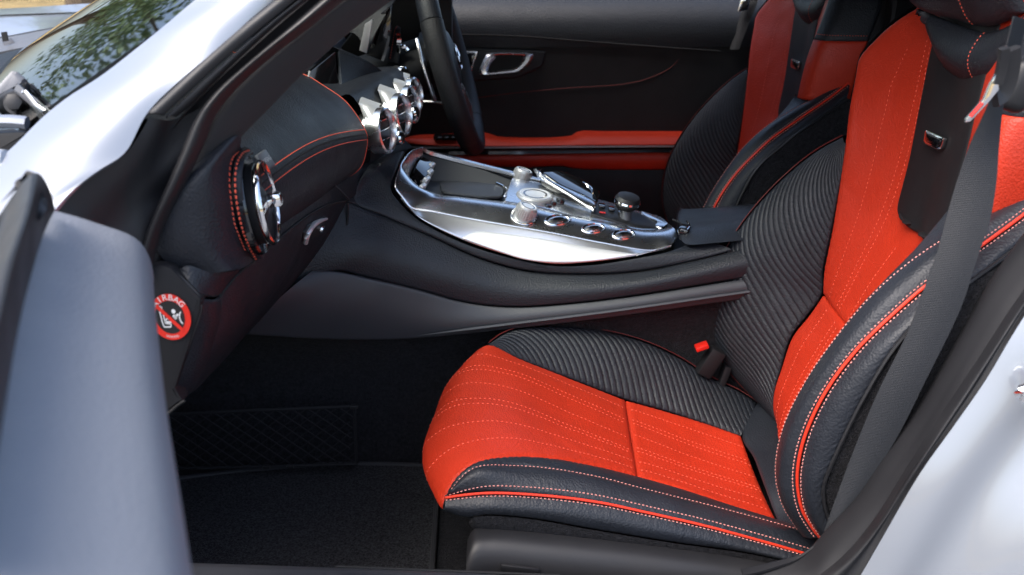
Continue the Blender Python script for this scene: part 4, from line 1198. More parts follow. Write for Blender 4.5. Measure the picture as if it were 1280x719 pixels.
# windscreen: bowed sheet between the two pillars
def ws_line(f):
    """f 0 = near edge .. 1 = far edge"""
    lo_n, hi_n = A(-.62, -.74, .745), A(.02, -.52, 1.215)
    y = -1 + 2 * f
    bow = 1 - y * y
    lo = A(-.60 - .29 * bow, .74 * y, .748 + .012 * bow)
    mi = A(-.30 - .20 * bow, .655 * y, .972 + .035 * bow)
    hi = A(.04 - .10 * bow, .52 * y, 1.19 + .045 * bow)
    return A(lo, lo * .5 + mi * .5 + A(-.004, 0, .008), mi, mi * .5 + hi * .5 + A(-.004, 0, .008), hi)
p_ws = surf([ws_line(f) for f in np.linspace(0, 1, 9)], 40, 60, cu=0, cv=0, face=(-.5, 0, 1))
mk('windscreen', g_patch(p_ws), 'glass', body)
hd_ = A(*[(.04 - .10 * (1 - y * y), .53 * y, 1.19 + .045 * (1 - y * y)) for y in np.linspace(-1, 1, 15)])
mk('windscreen_header', g_sweep(hd_, [(-.02, -.012), (.035, -.014), (.04, .0), (.03, .010), (-.02, .012)]), 'paint', body)
roof = [A((.04 - .10 * (1 - y * y), .53 * y, 1.19 + .045 * (1 - y * y)), (.30, .55 * y, 1.245 - .035 * y * y), (.60, .55 * y, 1.235 - .04 * y * y), (1.0, .52 * y, 1.12 - .04 * y * y), (1.5, .5 * y, .95)) for y in np.linspace(-1, 1, 9)]
mk('roof', g_patch(surf(roof, 40, 30, face='+z'), .012), 'paint', body)
mk('headliner', g_patch(surf([r + A(0, 0, -.03) for r in roof], 40, 30, face='+z'), .008), 'pillar_cloth', body)

# near A-pillar, outer painted skin
pa0 = P((246, -2, -.655), (213, 26, -.66), (180, 53, -.668), (126, 95, -.685), (84, 122, -.70), (52, 148, -.715), (20, 180, -.735), (-30, 225, -.76), (-90, 290, -.79))
top_ext = lambda c, k: np.concatenate([c[:1] + (c[:1] - c[1:2]) * k, c])
pa0 = top_ext(pa0, 7.0)
pa1 = top_ext(P((300, -2, -.675), (262, 26, -.682), (228, 58, -.69), (180, 100, -.708), (140, 135, -.725), (105, 170, -.745), (75, 205, -.765), (40, 245, -.79), (-20, 310, -.82)), 7.0)
pa2 = top_ext(P((346, -2, -.672), (315, 22, -.680), (278, 56, -.690), (230, 96, -.706), (185, 140, -.722), (156, 191, -.745), (125, 212, -.762), (93, 236, -.78), (66, 266, -.80)), 5.0)
p = surf([pa0, pa1, pa2], 90, 40, face='-y')
mk('front_pillar_skin', g_patch(p, .003), 'paint', body)
# black jamb below the pillar skin
j0 = P((187, 146, -.718), (172, 172, -.728), (156, 193, -.738), (125, 213, -.754), (93, 237, -.772), (66, 268, -.79), (60, 300, -.80))
j1 = P((215, 150, -.700), (200, 190, -.705), (185, 220, -.715), (160, 250, -.73), (140, 280, -.745), (130, 310, -.76), (125, 350, -.77))
j2 = P((262, 130, -.685), (245, 165, -.69), (225, 205, -.695), (205, 240, -.70), (195, 265, -.71), (185, 300, -.72), (175, 350, -.73))
p = surf([j0, rs(j0, 20) * .5 + rs(j1, 20) * .5 + A(0, -.004, .0), j1, j2], 60, 40)
mk('front_jamb', g_patch(p), 'rubber', body)
# door seals up the pillar
def band(name, a, b, mt, bulge, parent=body, nu=80, nv=14, ext=5.0, **kw):
    a = top_ext(a, ext); b = top_ext(b, ext)
    m = rs(a, 40) * .5 + rs(b, 40) * .5 + A(0, -bulge, bulge * .3)
    return mk(name, g_patch(surf([a, m, b], nu, nv, **kw), .002), mt, parent)
band('outer_seal_trim', P((345, -2, -.682), (305, 30, -.692), (250, 78, -.705), (205, 120, -.716), (183, 141, -.722)),
     P((374, -2, -.678), (330, 34, -.690), (272, 84, -.703), (226, 126, -.714), (205, 146, -.719)), 'rubber', .004, depth=.0015, roll=.003, edges='tbr')
band('outer_seal_lip', P((374, -2, -.676), (330, 34, -.688), (272, 84, -.701), (226, 126, -.712), (206, 146, -.717)),
     P((390, -2, -.664), (350, 30, -.675), (290, 84, -.69), (245, 128, -.70), (222, 147, -.705)), 'rubber', .005, depth=.002, roll=.004, edges='tb')
band('seal_channel', P((388, -2, -.655), (350, 30, -.665), (290, 84, -.68), (245, 128, -.69), (215, 160, -.70)),
     P((412, -2, -.645), (372, 36, -.655), (318, 86, -.668), (262, 135, -.682), (240, 165, -.69)), 'dark_plastic', -.006)
band('door_seal', P((400, -2, -.668), (362, 32, -.678), (306, 80, -.69), (262, 120, -.70), (238, 155, -.705), (222, 195, -.71), (200, 245, -.715), (178, 300, -.72), (165, 350, -.725)),
     P((436, -2, -.655), (400, 28, -.664), (345, 70, -.676), (298, 112, -.687), (272, 145, -.693), (258, 180, -.697), (236, 228, -.702), (206, 288, -.708), (190, 350, -.712)), 'rubber', .012, depth=.003, roll=.006, edges='tb', nv=24)
band('front_pillar_trim', P((432, -2, -.648), (396, 26, -.657), (341, 70, -.67), (296, 112, -.681), (270, 150, -.687), (252, 190, -.692), (228, 238, -.697), (200, 290, -.70), (186, 340, -.702)),
     P((497, -2, -.610), (445, 37.5, -.622), (381.5, 94, -.636), (340, 136, -.645), (298, 179, -.655), (268, 216, -.664), (240, 256, -.676), (214, 300, -.688), (196, 345, -.695)), 'pillar_cloth', .006, depth=.004, roll=.008, edges='tb', nv=24)

# bonnet edge, near wing and cowl seen at the left edge of the doorway
fx = (-.54, -.75, -1.0, -1.3, -1.6, -1.85)
def frow(y, z, dy, dz): return A(*[(x, y + dy * k * k, z + dz * k * k) for x, k in zip(fx, np.linspace(0, 1, 6))])
mk('front_wing', g_patch(surf([frow(-.66, .79, .1, -.12), frow(-.76, .815, .1, -.14), frow(-.84, .78, .12, -.14), frow(-.885, .66, .14, -.10), frow(-.90, .45, .16, -.05), frow(-.88, .16, .16, 0)], 40, 40, face='-y'), .004), 'paint', body)
mk('wing_filler', g_plate(round_outline(P((-40, 168, -.70), (33, 164, -.70), (39, 180, -.70), (22, 206, -.70), (-40, 212, -.70)), .12), (0, -1, 0), .02, .003), 'dark_plastic', body)
mk('wing_lip', g_tube(rs(P((-30, 155, -.70), (10, 152, -.70), (34, 154, -.70)), 10), .006, 8), 'paint', body)
mk('mirror_base', g_lathe([(.004, -.02), (.012, -.012), (.014, .0), (.010, .01), (0, .014)], atY(0, 205, -.74), (1, -.2, .3), 24), 'paint', body)
# cowl trough with far wing
def slab(name, px, y, mt, depth=.02, n=(0, -.3, 1), bev=.004):
    return mk(name, g_plate(P(*[(a, b, y if np.isscalar(y) else y[i]) for i, (a, b) in enumerate(px)]), nrm(A(*n)), depth, bev), mt, body)
w0 = P((-60, 12, .93), (0, 11, .92), (70, 7, .90), (150, 2, .88)); w1 = P((-60, 26, .84), (0, 20, .84), (60, 18, .83), (140, 16, .82)); w2 = P((-60, 50, .72), (0, 46, .72), (50, 37, .70), (100, 29, .68), (130, 26, .66))
mk('far_wing', g_patch(surf([w0, w1, w2], 30, 20), .004), 'paint', body)
mk('wing_joint', g_tube(rs(P((-60, 24, .835), (0, 21, .835), (70, 18.5, .825), (130, 16.5, .815)) + A(0, 0, .003), 12), .0018, 6), 'black_thread', body)
c0_ = P((-60, 55, .70), (0, 48, .70), (50, 39, .68), (105, 29, .65)); c1_ = P((-60, 80, .62), (0, 65, .60), (50, 56, .57), (85, 50, .54))
mk('cowl_panel', g_patch(surf([c0_, c1_], 20, 10), .01), 'grey_metal', body)
c2_ = P((-60, 110, .50), (0, 84, .44), (30, 78, .40), (60, 68, .36))
mk('cowl_gap', g_patch(surf([c1_ + A(0, 0, -.03), c2_ + A(0, 0, -.06)], 20, 10), .01), 'dark_plastic', body)
c3_ = P((-60, 130, .30), (0, 110, .28), (30, 95, .26), (50, 80, .26))
mk('cowl_cover', g_patch(surf([c2_ + A(0, 0, -.01), c3_ + A(0, 0, -.02)], 20, 10), .01), 'grey_metal', body)
cp = mk('cowl_label', g_plate(round_outline(P((2, 50, .66), (14, 47, .66), (20, 56, .63), (6, 60, .63)), .1), nrm(A(0, -.5, 1)), .003, .0008), 'grey_plastic', body)
mk('cowl_mark', [g_box(atY(8 + 2.2 * i, 52.5 - .3 * i, .64) + A(0, -.01, .012), (.004, .004, .02), None, .0) for i in range(3)], 'black_thread', cp)
tr_ = [P((-200, 200, .2), (-200, 150, .3))]
mk('engine_bay_floor', g_box((-1.25, 0, .56), (1.2, 1.5, .05), None, .02), 'dark_plastic', body)

# doorway: sill, floor edge, rear seal and quarter panel
sl = rs(P((-20, 690, -.70), (245, 697, -.70), (540, 707.5, -.70), (700, 715, -.70), (960, 722, -.70), (1010, 726, -.70)), 60)
mk('sill_trim', g_sweep(sl, [(.10, -.10), (.095, -.012), (.085, .0), (.02, .002), (.008, -.001), (.0, -.01), (-.004, -.06), (-.004, -.20), (.10, -.20)]), 'grey_plastic', body)
mk('sill_groove', g_tube(rs(P((420, 708, -.725), (540, 713, -.725), (640, 717, -.725), (700, 719.5, -.725)), 20), .0012, 6), 'black_thread', body)
# rear door seal: fuzzy inner lip, rubber band, painted quarter
q_in = P((1340, 228, -.665), (1280, 306, -.672), (1240, 362, -.678), (1204, 426, -.684), (1150, 518, -.69), (1108, 577, -.695), (1079, 623, -.70), (1037, 669, -.70), (1004, 702, -.70), (966, 714, -.70), (930, 722, -.70))
q_md = P((1372, 260, -.70), (1305, 330, -.702), (1262, 388, -.706), (1225, 445, -.71), (1170, 528, -.716), (1125, 598, -.72), (1092, 650, -.722), (1055, 694, -.724), (1020, 722, -.724), (985, 745, -.72), (940, 760, -.72))
q_ou = P((1410, 210, -.70), (1340, 308, -.708), (1300, 364, -.714), (1264, 420, -.72), (1232, 474, -.724), (1191, 533, -.728), (1149, 592, -.732), (1108, 662, -.736), (1075, 719, -.738), (1050, 760, -.74), (1030, 800, -.74))
mk('rear_seal_lip', g_patch(surf([q_in + A(.006, .02, 0) * np.array([1, 1, 1, 1, 1, 1, .9, .6, .3, .1, 0])[:, None], q_in + A(0, .01, 0), rs(q_in, 30) * .55 + rs(q_md, 30) * .45 + A(0, -.005, 0), q_md], 100, 36), .003), 'soft_black', body)
mk('rear_seal', g_patch(surf([q_md + A(0, .002, 0), rs(q_md, 30) * .66 + rs(q_ou, 30) * .34 + A(0, -.009, .004), rs(q_md, 30) * .33 + rs(q_ou, 30) * .67 + A(0, -.001, .0), q_ou], 100, 36), .003), 'rubber', body)
qp = [q_ou + A(0, -.001, 0), rs(q_ou, 40) + A(.022, -.014, -.006), rs(q_ou, 40) + A(.05, -.020, -.015), rs(q_ou, 40) + A(.085, -.050, -.03), rs(q_ou, 40) + A(.14, -.085, -.05), rs(q_ou, 40) + A(.25, -.11, -.09), rs(q_ou, 40) + A(.6, -.12, -.1)]
mk('rear_quarter', g_patch(surf(qp, 70, 70), .003), 'paint', body)
stc = atY(1278, 484, -.775)
mk('door_striker', [g_tube(rs(A(stc + A(.035, 0, -.012), stc + A(.0, -.006, .002), stc + A(-.004, -.004, -.003), stc + A(.03, .0, -.03)), 20), .0045, 10), g_box(stc + A(.04, .004, -.02), (.02, .012, .06), None, .003)], 'chrome', body)
# cabin tub: floor, tunnel wall, bulkhead
mk('cabin_floor', g_box((.15, 0, .17), (1.7, 1.38, .05), None, .01), 'carpet', body)
tw0 = A((-.80, -.150, .195), (-.4, -.145, .195), (0, -.140, .195), (.5, -.14, .195), (.9, -.14, .195))
tw1 = tw0 + A(0, .012, .15); tw2 = np.concatenate([A((-.80, -.16, .50),), rs(lowB, 8) + A(0, .02, .006)])
mk('tunnel_carpet', g_patch(surf([tw0 + A(0, -.004, 0), tw0 + A(0, -.002, .02), tw1, tw2], 60, 30)), 'carpet', body)
mk('tunnel_core', g_box((.1, 0.0, .36), (1.6, .22, .36), None, .03), 'dark_plastic', body)
mk('footwell_front', g_patch(surf([A((-.62, -.70, .19), (-.62, 0, .19), (-.62, .70, .19)), A((-.80, -.70, .40), (-.80, 0, .40), (-.80, .70, .40)), A((-.80, -.70, .75), (-.80, 0, .75), (-.80, .70, .75))], 20, 12)), 'carpet', body)
mk('rear_bulkhead', g_patch(surf([A((.72, -.68, .19), (.72, 0, .19), (.72, .72, .19)), A((.78, -.68, .6), (.78, 0, .6), (.78, .72, .6)), A((.88, -.62, .98), (.88, 0, 1.0), (.88, .66, .98))], 30, 24, face='-x')), 'soft_black', body)
# rear shelf trim with its handle between the seats
rt = P((1075, 15, .62), (1120, 5, .60), (1180, 0, .55), (1180, 90, .55), (1078, 100, .62))
mk('rear_trim', g_plate(rt, nrm(A(-.3, -1, .1)), .02, .004), 'soft_black', body)
mk('trim_recess', g_plate(round_outline(P((1077, 22, .60), (1112, 16, .58), (1120, 30, .58), (1100, 62, .60), (1080, 58, .60)), .25), nrm(A(-.3, -1, .1)), .012, .003), 'grey_plastic', body)
mk('trim_handle', g_box(atY(1097, 37, .575), (.05, .02, .022), rotm(0, 0, -10), .006), 'grey_metal', body)

# =================================================================== far door (driver side)
fd = thing('driver_door', 'closed black driver door panel with red armrest strips and chrome pull handle', 'car door', (.1, .72, .30))
DY = .70
u0 = [( -.75), (-.30), (.2), (.8), (1.1)]
def drow(z, y):
    return A(*[(x, y + .02 * max(0, -x - .2), z) for x in u0])
p = surf([drow(.93, .80), drow(.915, .755), drow(.885, .712), drow(.845, .69), drow(.80, .692)], 50, 40, face='-y')
mk('belt_panel', g_patch(p, .006), 'black_leather_fine', fd)
p = surf([drow(.80, .697), drow(.74, .70), drow(.68, .702), drow(.60, .704), drow(.40, .72), drow(.19, .73)], 50, 30, face='-y')
mk('door_panel', g_patch(p, .006), 'soft_black', fd)
mk('belt_crease', g_tube(rs(P((480, 41, .69), (573, 43, .69), (645, 45, .69), (710, 50, .69), (800, 57, .69), (900, 64, .69)), 40), .002, 6), 'black_thread', fd)
mk('panel_stitching', g_tube(rs(P((560, 126, .70), (597, 122, .70), (645, 116, .70), (710, 110, .70), (780, 105, .70), (813, 97, .70), (840, 83, .70), (853, 67, .70)), 60) + A(0, -.001, 0), .0008, 5), 'dark_red', fd)
rec = round_outline(P((540, 57, .695), (576, 58, .695), (684, 62, .695), (678, 84, .695), (648, 98, .695), (593, 102, .695), (540, 105, .695)), .16)
mk('handle_bezel', g_plate(rec, (0, -1, 0), .01, .005, 3), 'black_leather_fine', fd)
ho = P((609, 66, .685), (640, 65.5, .685), (668.5, 67, .685), (662, 79, .685), (650, 90, .685), (630, 92, .685), (597, 94.5, .685), (602, 80, .685))
hi_ = P((622, 69, .685), (640, 69, .685), (655.5, 70, .685), (651, 79, .685), (642, 86.5, .685), (628, 88, .685), (609, 90.5, .685), (613, 80, .685))
HO = smooth_outline(round_outline(ho, .3, 3), 60); HI = smooth_outline(round_outline(hi_, .3, 3), 60)
ring_g = np.stack([HO + A(0, .008, 0), HO + A(0, -.004, 0), HO * .7 + HI * .3 + A(0, -.010, 0), HO * .3 + HI * .7 + A(0, -.009, 0), HI + A(0, -.003, 0), HI + A(0, .012, 0)])
o = mk('pull_handle', g_grid(ring_g, closed_u=True), 'satin_metal', fd)
mk('handle_cup', g_plate(HI + A(0, -.0005, 0), (0, -1, 0), .004, 0), 'soft_black', fd)
sp_ = round_outline(P((570, 64, .686), (598, 64, .686), (589, 91, .686), (566, 91, .686)), .1)
o = mk('switch_plate', g_plate(sp_, (0, -1, 0), .008, .0015), 'satin_metal', fd)
mk('switch_inlay', g_plate(round_outline(P((572, 66, .6852), (595.5, 66, .6852), (587.5, 89, .6852), (568, 89, .6852)), .1), (0, -1, 0), .006, .001), 'gloss_black', o)
# armrest: two red rails with dark slot and bright strip
a_top0 = P((505, 175, .64), (520, 171, .66), (542, 170, .67), (611, 168.5, .68), (616, 171, .68), (625, 173, .68), (718, 170.7, .68), (723, 166.5, .68), (760, 166, .68), (830, 166, .68), (900, 166, .68))
a_top1 = P((505, 178, .63), (530, 181, .63), (560, 182, .63), (607, 182.7, .63), (616, 182.7, .63), (640, 182.5, .63), (718, 181.7, .63), (723, 181.6, .63), (760, 181.3, .63), (830, 181, .63), (900, 180.8, .63))
mm = rs(a_top0, 40) * .4 + rs(a_top1, 40) * .6 + A(0, -.004, .006)
mk('armrest_upper', g_patch(surf([a_top0 + A(0, .02, 0), a_top0, mm, a_top1, a_top1 + A(0, .02, -.004)], 80, 30)), 'red_leather', fd)
mk('armrest_strip', g_sweep(rs(P((515, 184.5, .637), (610, 184, .637), (720, 183, .637), (900, 182, .637)), 40), [(-.003, -.0025), (.003, -.0025), (.003, .0025), (-.003, .0025)]), 'brushed_metal', fd)
mk('armrest_slot', g_patch(surf([P((505, 184, .66), (610, 184.5, .66), (720, 183.5, .66), (900, 182.5, .66)), P((505, 197, .652), (610, 197, .652), (720, 196, .652), (900, 195, .652))], 20, 8)), 'gloss_black', fd)
b0 = P((520, 196, .64), (610, 195.5, .64), (720, 194, .64), (900, 192.5, .64)); b1 = P((520, 208, .645), (600, 207, .645), (660, 208, .645), (703, 206.5, .645), (720, 209.5, .645), (760, 210.5, .645), (900, 210, .645))
mk('armrest_lower', g_patch(surf([b0 + A(0, .02, 0), b0, rs(b0, 20) * .5 + rs(b1, 20) * .5 + A(0, -.005, 0), b1, b1 + A(0, .03, -.005)], 60, 24)), 'red_leather', fd)
for px in (548, 557, 566):
    mk('window_switch', g_box(atY(px, 171.5, .645), (.022, .03, .010), None, .003), 'gloss_black', fd)
pk = surf([drow(.565, .68), drow(.52, .66), drow(.40, .65), drow(.25, .67), drow(.19, .70)], 40, 24, face='-y')
mk('door_pocket', g_patch(pk), 'soft_black', fd)
for px, py in ((905, 2),):
    c = atY(px, py, .735)
    e = mk('door_tag', g_lathe([(.014, 0), (.0145, .0015), (.012, .002), (0, .002)], c, (0, -.8, .6), 28, sx=1.5), 'grey_metal', fd)
    mk('tag_lettering', text_piece('db', c + A(0, -.8, .6) * .0035, (1, 0, 0), (0, .6, .8), .011), 'chrome', e)

# =================================================================== open passenger door at the left
od = thing('open_passenger_door', 'grey blue inner top of the open passenger door, close and blurred', 'car door', (-.25, -1.05, .35))
def dray(pts, z0, z1):
    n = len(pts)
    return A(*[atZ(px, py, z0 + (z1 - z0) * i / (n - 1)) for i, (px, py) in enumerate(pts)])
o_l = dray([(62, 262), (40, 300), (22, 360), (8, 430), (-8, 520), (-25, 620), (-50, 760), (-80, 900)], .852, .852)
o_r = dray([(190, 331), (192, 370), (198, 430), (206, 500), (217, 570), (228, 640), (241, 725), (262, 850)], .792, .792)
o_a = rs(o_l, 30) * .60 + rs(o_r, 30) * .40 + A(.003, 0, .008)
o_b = rs(o_l, 30) * .16 + rs(o_r, 30) * .84 + A(.005, 0, .011)
o_d = o_r + A(-.012, 0, -.05); o_e = o_r + A(-.03, 0, -.30)
p = surf([o_l, o_a, o_b, o_r, o_d, o_e], 70, 70, face=(1, 0, 1))
mk('door_top_trim', g_patch(p, .004), 'door_trim', od)
fe = np.stack([p.G[j, 0] for j in range(p.G.shape[0])])
mk('door_front_edge', g_patch(surf([fe, fe + A(-.004, .010, -.008), fe + A(-.02, .012, -.06)], 60, 10, face='+y')), 'door_trim', od)
sl0 = dray([(44, 216), (35, 262), (12, 330), (-5, 400), (-25, 480), (-60, 620)], .895, .885)
sl1 = dray([(62, 262), (48, 290), (30, 345), (12, 415), (-4, 500), (-30, 640)], .856, .856)
mk('window_seal', g_patch(surf([sl0 + A(-.03, 0, -.03), sl0, rs(sl0, 20) * .5 + rs(sl1, 20) * .5 + A(.004, 0, .006), sl1 + A(.004, 0, 0)], 50, 24, face=(1, 0, 1)), .003), 'rubber', od)
mk('seal_end', g_plate(round_outline(dray([(33, 218), (44, 217), (50, 244), (62, 250), (61, 263), (40, 262), (24, 250)], .89, .875), .15), (0, 1, .2), .015, .003), 'rubber', od)
o_out = sl0 + A(-.05, 0, -.02)
mk('door_outer_skin', g_patch(surf([sl0 + A(-.032, 0, -.02), o_out + A(-.01, 0, -.02), o_out + A(-.03, 0, -.2)], 40, 16, face='-x'), .003), 'paint', od)

# =================================================================== belts
def strap(name, pl, pr, mt, parent, th=.0014):
    a = rs(pl, 80); b = rs(pr, 80)
    p_ = surf([a, rs(a, 40) * .5 + rs(b, 40) * .5 + A(-.001, -.001, 0), b], 120, 16)
    return mk(name, g_patch(p_, th), mt, parent)
bl = thing('passenger_seat_belt', 'dark grey seat belt with metal tongue hanging over the near seat bolster', 'seat belt', tuple(atY(1060, 650, -.66)))
LL = P((1268, 20, -.66), (1254, 75, -.655), (1238, 125, -.65), (1210, 187, -.648), (1190, 247, -.652), (1172, 313, -.662), (1153, 367, -.670), (1133, 419, -.676), (1099, 487, -.680), (1066, 566, -.682), (1040, 636, -.684), (1030, 664, -.684))
LR = P((1284, 24, -.64), (1270, 80, -.64), (1256, 125, -.645), (1249, 182, -.650), (1246, 225, -.658), (1238, 273, -.666), (1219, 331, -.674), (1202, 383, -.680), (1160, 470, -.688), (1116, 556, -.690), (1068, 628, -.690), (1052, 655, -.690))
strap('strap', LL, LR, 'belt_web', bl)
tg_path = P((1262, 62, -.675), (1262, 80, -.672), (1258, 100, -.67), (1250, 118, -.67), (1243, 122, -.672))
mk('tongue_grip', g_sweep(rs(tg_path, 24), [(-.008, -.004), (.008, -.004), (.009, 0), (.008, .004), (-.008, .004), (-.009, 0)], up=A(0, -1, .2)), 'dark_plastic', bl)
mk('tongue_arm', g_sweep(rs(P((1255, 60, -.685), (1252, 85, -.68), (1246, 105, -.678)), 16), [(-.004, -.003), (.004, -.003), (.004, .003), (-.004, .003)], up=A(0, -1, .2)), 'dark_plastic', bl)
tn = [(1247, 90), (1238, 104), (1230, 124), (1208, 148), (1206, 153), (1213, 152), (1236, 128), (1249, 112)]
mk('tongue_blade', g_plate(PY(-.68, *tn), nrm(A(.1, -1, .2)), .0028, .0006), 'chrome', bl)
mk('tongue_slot', g_tube(rs(PY(-.6815, (1228, 129), (1213, 146)), 4), .0018, 6), 'buckle_red', bl)
# guide on the pillar that holds the belt
mk('belt_guide', g_box(atY(1275, 108, -.62), (.03, .02, .05), rotm(0, 20, 0), .01, 3), 'dark_plastic', bl)

bu = thing('seat_belt_buckle', 'black seat belt buckle with red release button between near seat and tunnel', 'belt buckle', tuple(atY(885, 455, -.17)))
bc_ = atY(880, 437, -.155)
mk('buckle_body', [g_box(bc_ + A(.012, 0, -.022), (.026, .022, .050), rotm(0, 28, 0), .004)], 'soft_black', bu)
mk('release_button', g_box(atY(877, 433, -.162), (.021, .018, .008), rotm(0, 28 - 50, 0), .002), 'buckle_red', bu)
mk('buckle_stalk', g_box(bc_ + A(.03, .01, -.08), (.012, .02, .10), rotm(0, 15, 0), .003), 'soft_black', bu)

db = thing('driver_seat_belt', 'driver belt strap with steel tongue hanging beside the far red seat', 'seat belt', tuple(atY(930, 5, .70)))
strap('strap', P((940, -30, .70), (930, 5, .69), (922, 30, .69), (912, 62, .69)), P((954, -30, .69), (946, 5, .68), (936, 30, .68), (924, 62, .68)), 'belt_web', db)
mk('tongue_blade', g_plate(round_outline(P((927, -2, .675), (939, -3, .675), (935, 12, .675), (922, 15, .675)), .12), nrm(A(.1, -1, .2)), .004, .0008), 'chrome', db)
mk('tongue_slot', g_plate(round_outline(P((929, 2, .672), (936, 1, .672), (933, 10, .672), (926, 12, .672)), .15), nrm(A(.1, -1, .2)), .003, .0003), 'dark_plastic', db)

# =================================================================== floor mat and cargo net
fm = thing('floor_mat', 'black pile floor mat with bound edge in the passenger footwell', 'floor mat', tuple(atZ(400, 650, .20)))
mz = .205
outl = A(*[atZ(px, py, mz) for px, py in ((120, 606), (200, 601), (300, 589), (400, 581), (470, 580), (535, 582), (548, 590))] +
         [atZ(545, 640, mz), atZ(541, 700, mz), atZ(538, 740, mz), atZ(100, 760, mz), atZ(60, 700, mz)])
ol = round_outline(outl, .2, 4)
mk('mat_pile', g_plate(ol, (0, 0, 1), .009, .003), 'mat_pile', fm)
mk('mat_binding', g_tube(smooth_outline(ol, 140), .0042, 8, closed=True), 'binding', fm)
sn = thing('storage_net', 'black elastic storage net fixed to the tunnel carpet in the passenger footwell', 'net', tuple(atY(330, 580, -.19)))
nY = -.186
def npt(s, t):        # s along, t down
    top = A(150 + (443 - 150) * s, 522 - (522 - 508) * s ** .8); bot = A(150 + (446 - 150) * s, 588 - 8 * s)
    q = top * (1 - t) + bot * t
    return atY(q[0], q[1], nY - .006 * math.sin(math.pi * s))
def nline(f, n=24): return A(*[npt(*f(k)) for k in np.linspace(0, 1, n)])
mk('net_frame', [g_tube(nline(lambda k: (k, 0)), .0026, 6), g_tube(nline(lambda k: (k, 1)), .0026, 6), g_tube(nline(lambda k: (1, k), 8), .0026, 6)], 'cord', sn)
NC, NR = 15, 5
cords = []
for i in range(-NR, NC + 1):
    for sg in (1, -1):
        pts = []
        for k in np.linspace(0, 1, 12):
            s = (i + (k if sg > 0 else 1 - k) * NR) / NC
            if 0 <= s <= 1:
                pts.append(npt(s, k) + A(0, -.0012 * sg, 0))
        if len(pts) >= 2: cords.append(g_tube(A(*pts), .0011, 5))
for cd in cords: mk('net_cord', cd, 'cord', sn)
for s, t in ((1, 0), (.62, 1), (.72, 1)):
    mk('net_clip', g_box(npt(s, t) + A(0, -.002, 0), (.012, .006, .007), None, .002), 'dark_plastic', sn)

# =================================================================== bonnet hinge by the windscreen
hg = thing('bonnet_hinge', 'grey metal bonnet hinge bracket beside the windscreen base', 'hinge', tuple(atY(20, 140, -.64)))
hb = P((-10, 112, -.64), (14, 86, -.63), (22, 88, -.63), (33, 98, -.63), (30, 106, -.63), (12, 120, -.64), (-10, 130, -.64))
mk('hinge_block', g_plate(round_outline(hb, .15), nrm(A(.2, -.8, .6)), .03, .004), 'grey_metal', hg)
am = P((20, 102, -.65), (32, 112, -.65), (70, 143, -.66), (71, 147, -.66), (57, 157, -.66), (52, 154, -.66), (36, 130, -.655), (16, 114, -.65))
mk('hinge_arm', g_plate(round_outline(am, .12), nrm(A(.1, -.9, .5)), .010, .002), 'grey_metal', hg)
mk('hinge_arm_rib', g_plate(round_outline(P((26, 113, -.656), (33, 112, -.656), (60, 146, -.664), (56, 152, -.664)), .1), nrm(A(.1, -.9, .5)), .006, .002), 'chrome', hg)
am2 = P((32, 102, -.62), (40, 104, -.62), (49, 114, -.62), (46, 119, -.62), (62, 136, -.625), (56, 138, -.625), (34, 112, -.62))
mk('hinge_link', g_plate(round_outline(am2, .12), nrm(A(.1, -.9, .5)), .008, .002), 'dark_plastic', hg)
mk('hinge_bolt', [g_lathe([(.008, -.004), (.008, .004), (.005, .005), (0, .005)], atY(18, 128, -.645), (.2, -.9, .3), 6), g_lathe([(.011, -.012), (.011, -.004)], atY(18, 128, -.645), (.2, -.9, .3), 16)], 'dark_plastic', hg)
wp = thing('wiper_arm', 'dark wiper arm parked at the base of the windscreen', 'wiper', tuple(atY(40, 78, .05)))
mk('wiper_blade', g_sweep(rs(P((28, 88, .0), (60, 70, .05), (100, 52, .1)), 12), [(-.006, -.004), (.006, -.004), (.004, .006), (-.004, .006)]), 'dark_plastic', wp)
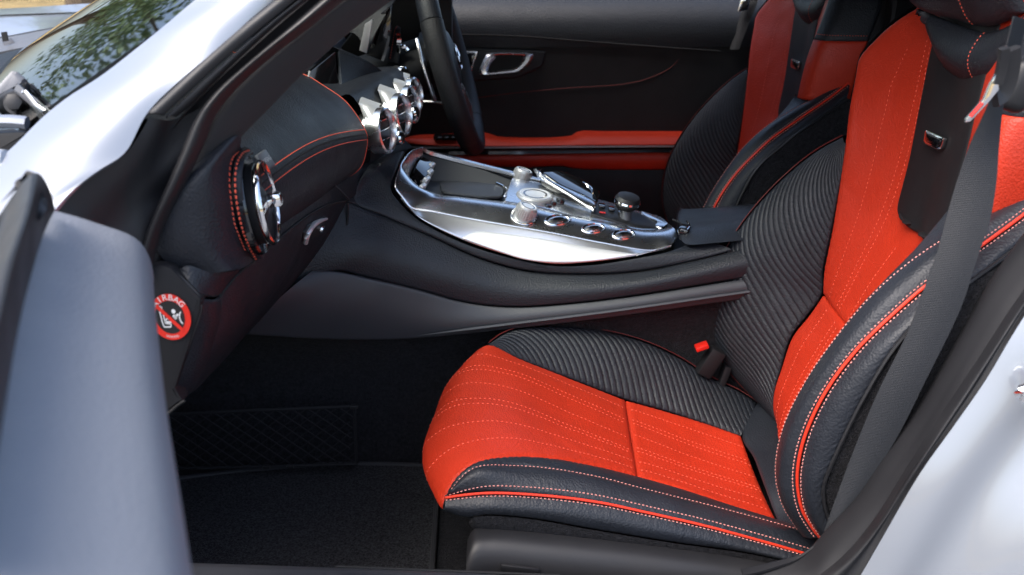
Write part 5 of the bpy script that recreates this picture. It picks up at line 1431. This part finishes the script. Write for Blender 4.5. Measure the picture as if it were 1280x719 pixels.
mk('wiper_head', g_plate(round_outline(P((13, 76, .05), (20, 68, .05), (40, 66, .06), (55, 62, .06), (50, 72, .06), (28, 80, .05), (15, 82, .05)), .2), nrm(A(0, -.7, .7)), .02, .003), 'grey_metal', wp)

# =================================================================== trees beyond, mirrored in the windscreen
def tree(name, label, loc, h, seed):
    rnd = random.Random(seed)
    t = thing(name, label, 'tree', loc, 'trees beyond the car')
    bx0 = A(*loc)
    tr = [g_tube(rs(A(bx0, bx0 + A(.1, .05, h * .3), bx0 + A(.0, .1, h * .62)), 10), np.linspace(h * .035, h * .015, 10), 10)]
    tips = []
    for i in range(9):
        a = i * 2.4; z = h * (.28 + .04 * i)
        s = bx0 + A(0, .05, z); e = s + A(math.cos(a) * h * .3, math.sin(a) * h * .3, h * (.16 + .02 * i))
        tr.append(g_tube(rs(A(s, s * .5 + e * .5 + A(0, 0, h * .03), e), 8), np.linspace(h * .012, h * .003, 8), 6)); tips.append(e)
    mk('trunk', tr, 'bark', t)
    V = []; F = []
    cl = []
    for k in range(85):
        c = tips[rnd.randrange(len(tips))] * .75 + (bx0 + A(0, 0, h * .7)) * .25 + A(rnd.gauss(0, .12), rnd.gauss(0, .12), rnd.gauss(0, .09)) * h
        for j in range(95):
            q = c + A(rnd.gauss(0, .045), rnd.gauss(0, .045), rnd.gauss(0, .032)) * h
            s = h * rnd.uniform(.008, .016)
            d1 = nrm(A(rnd.gauss(0, 1), rnd.gauss(0, 1), rnd.gauss(0, .6))); d2 = nrm(np.cross(d1, A(rnd.gauss(0, 1), rnd.gauss(0, 1), rnd.gauss(0, 1))))
            o_ = len(V)
            V += [q - d1 * s, q + d2 * s * .5, q + d1 * s, q - d2 * s * .5]; F.append((o_, o_ + 1, o_ + 2, o_ + 3))
    mk('crown', (np.array(V), F), 'leaf', t, smooth=False)
tree('broadleaf_tree', 'green leafy tree beyond the car, mirrored lowest in the windscreen', (-5.5, 11.0, 0), 6.5, 1)
tree('broadleaf_tree', 'taller green tree beyond the car, mirrored higher in the windscreen', (-9.5, 15.0, 0), 8.0, 2)
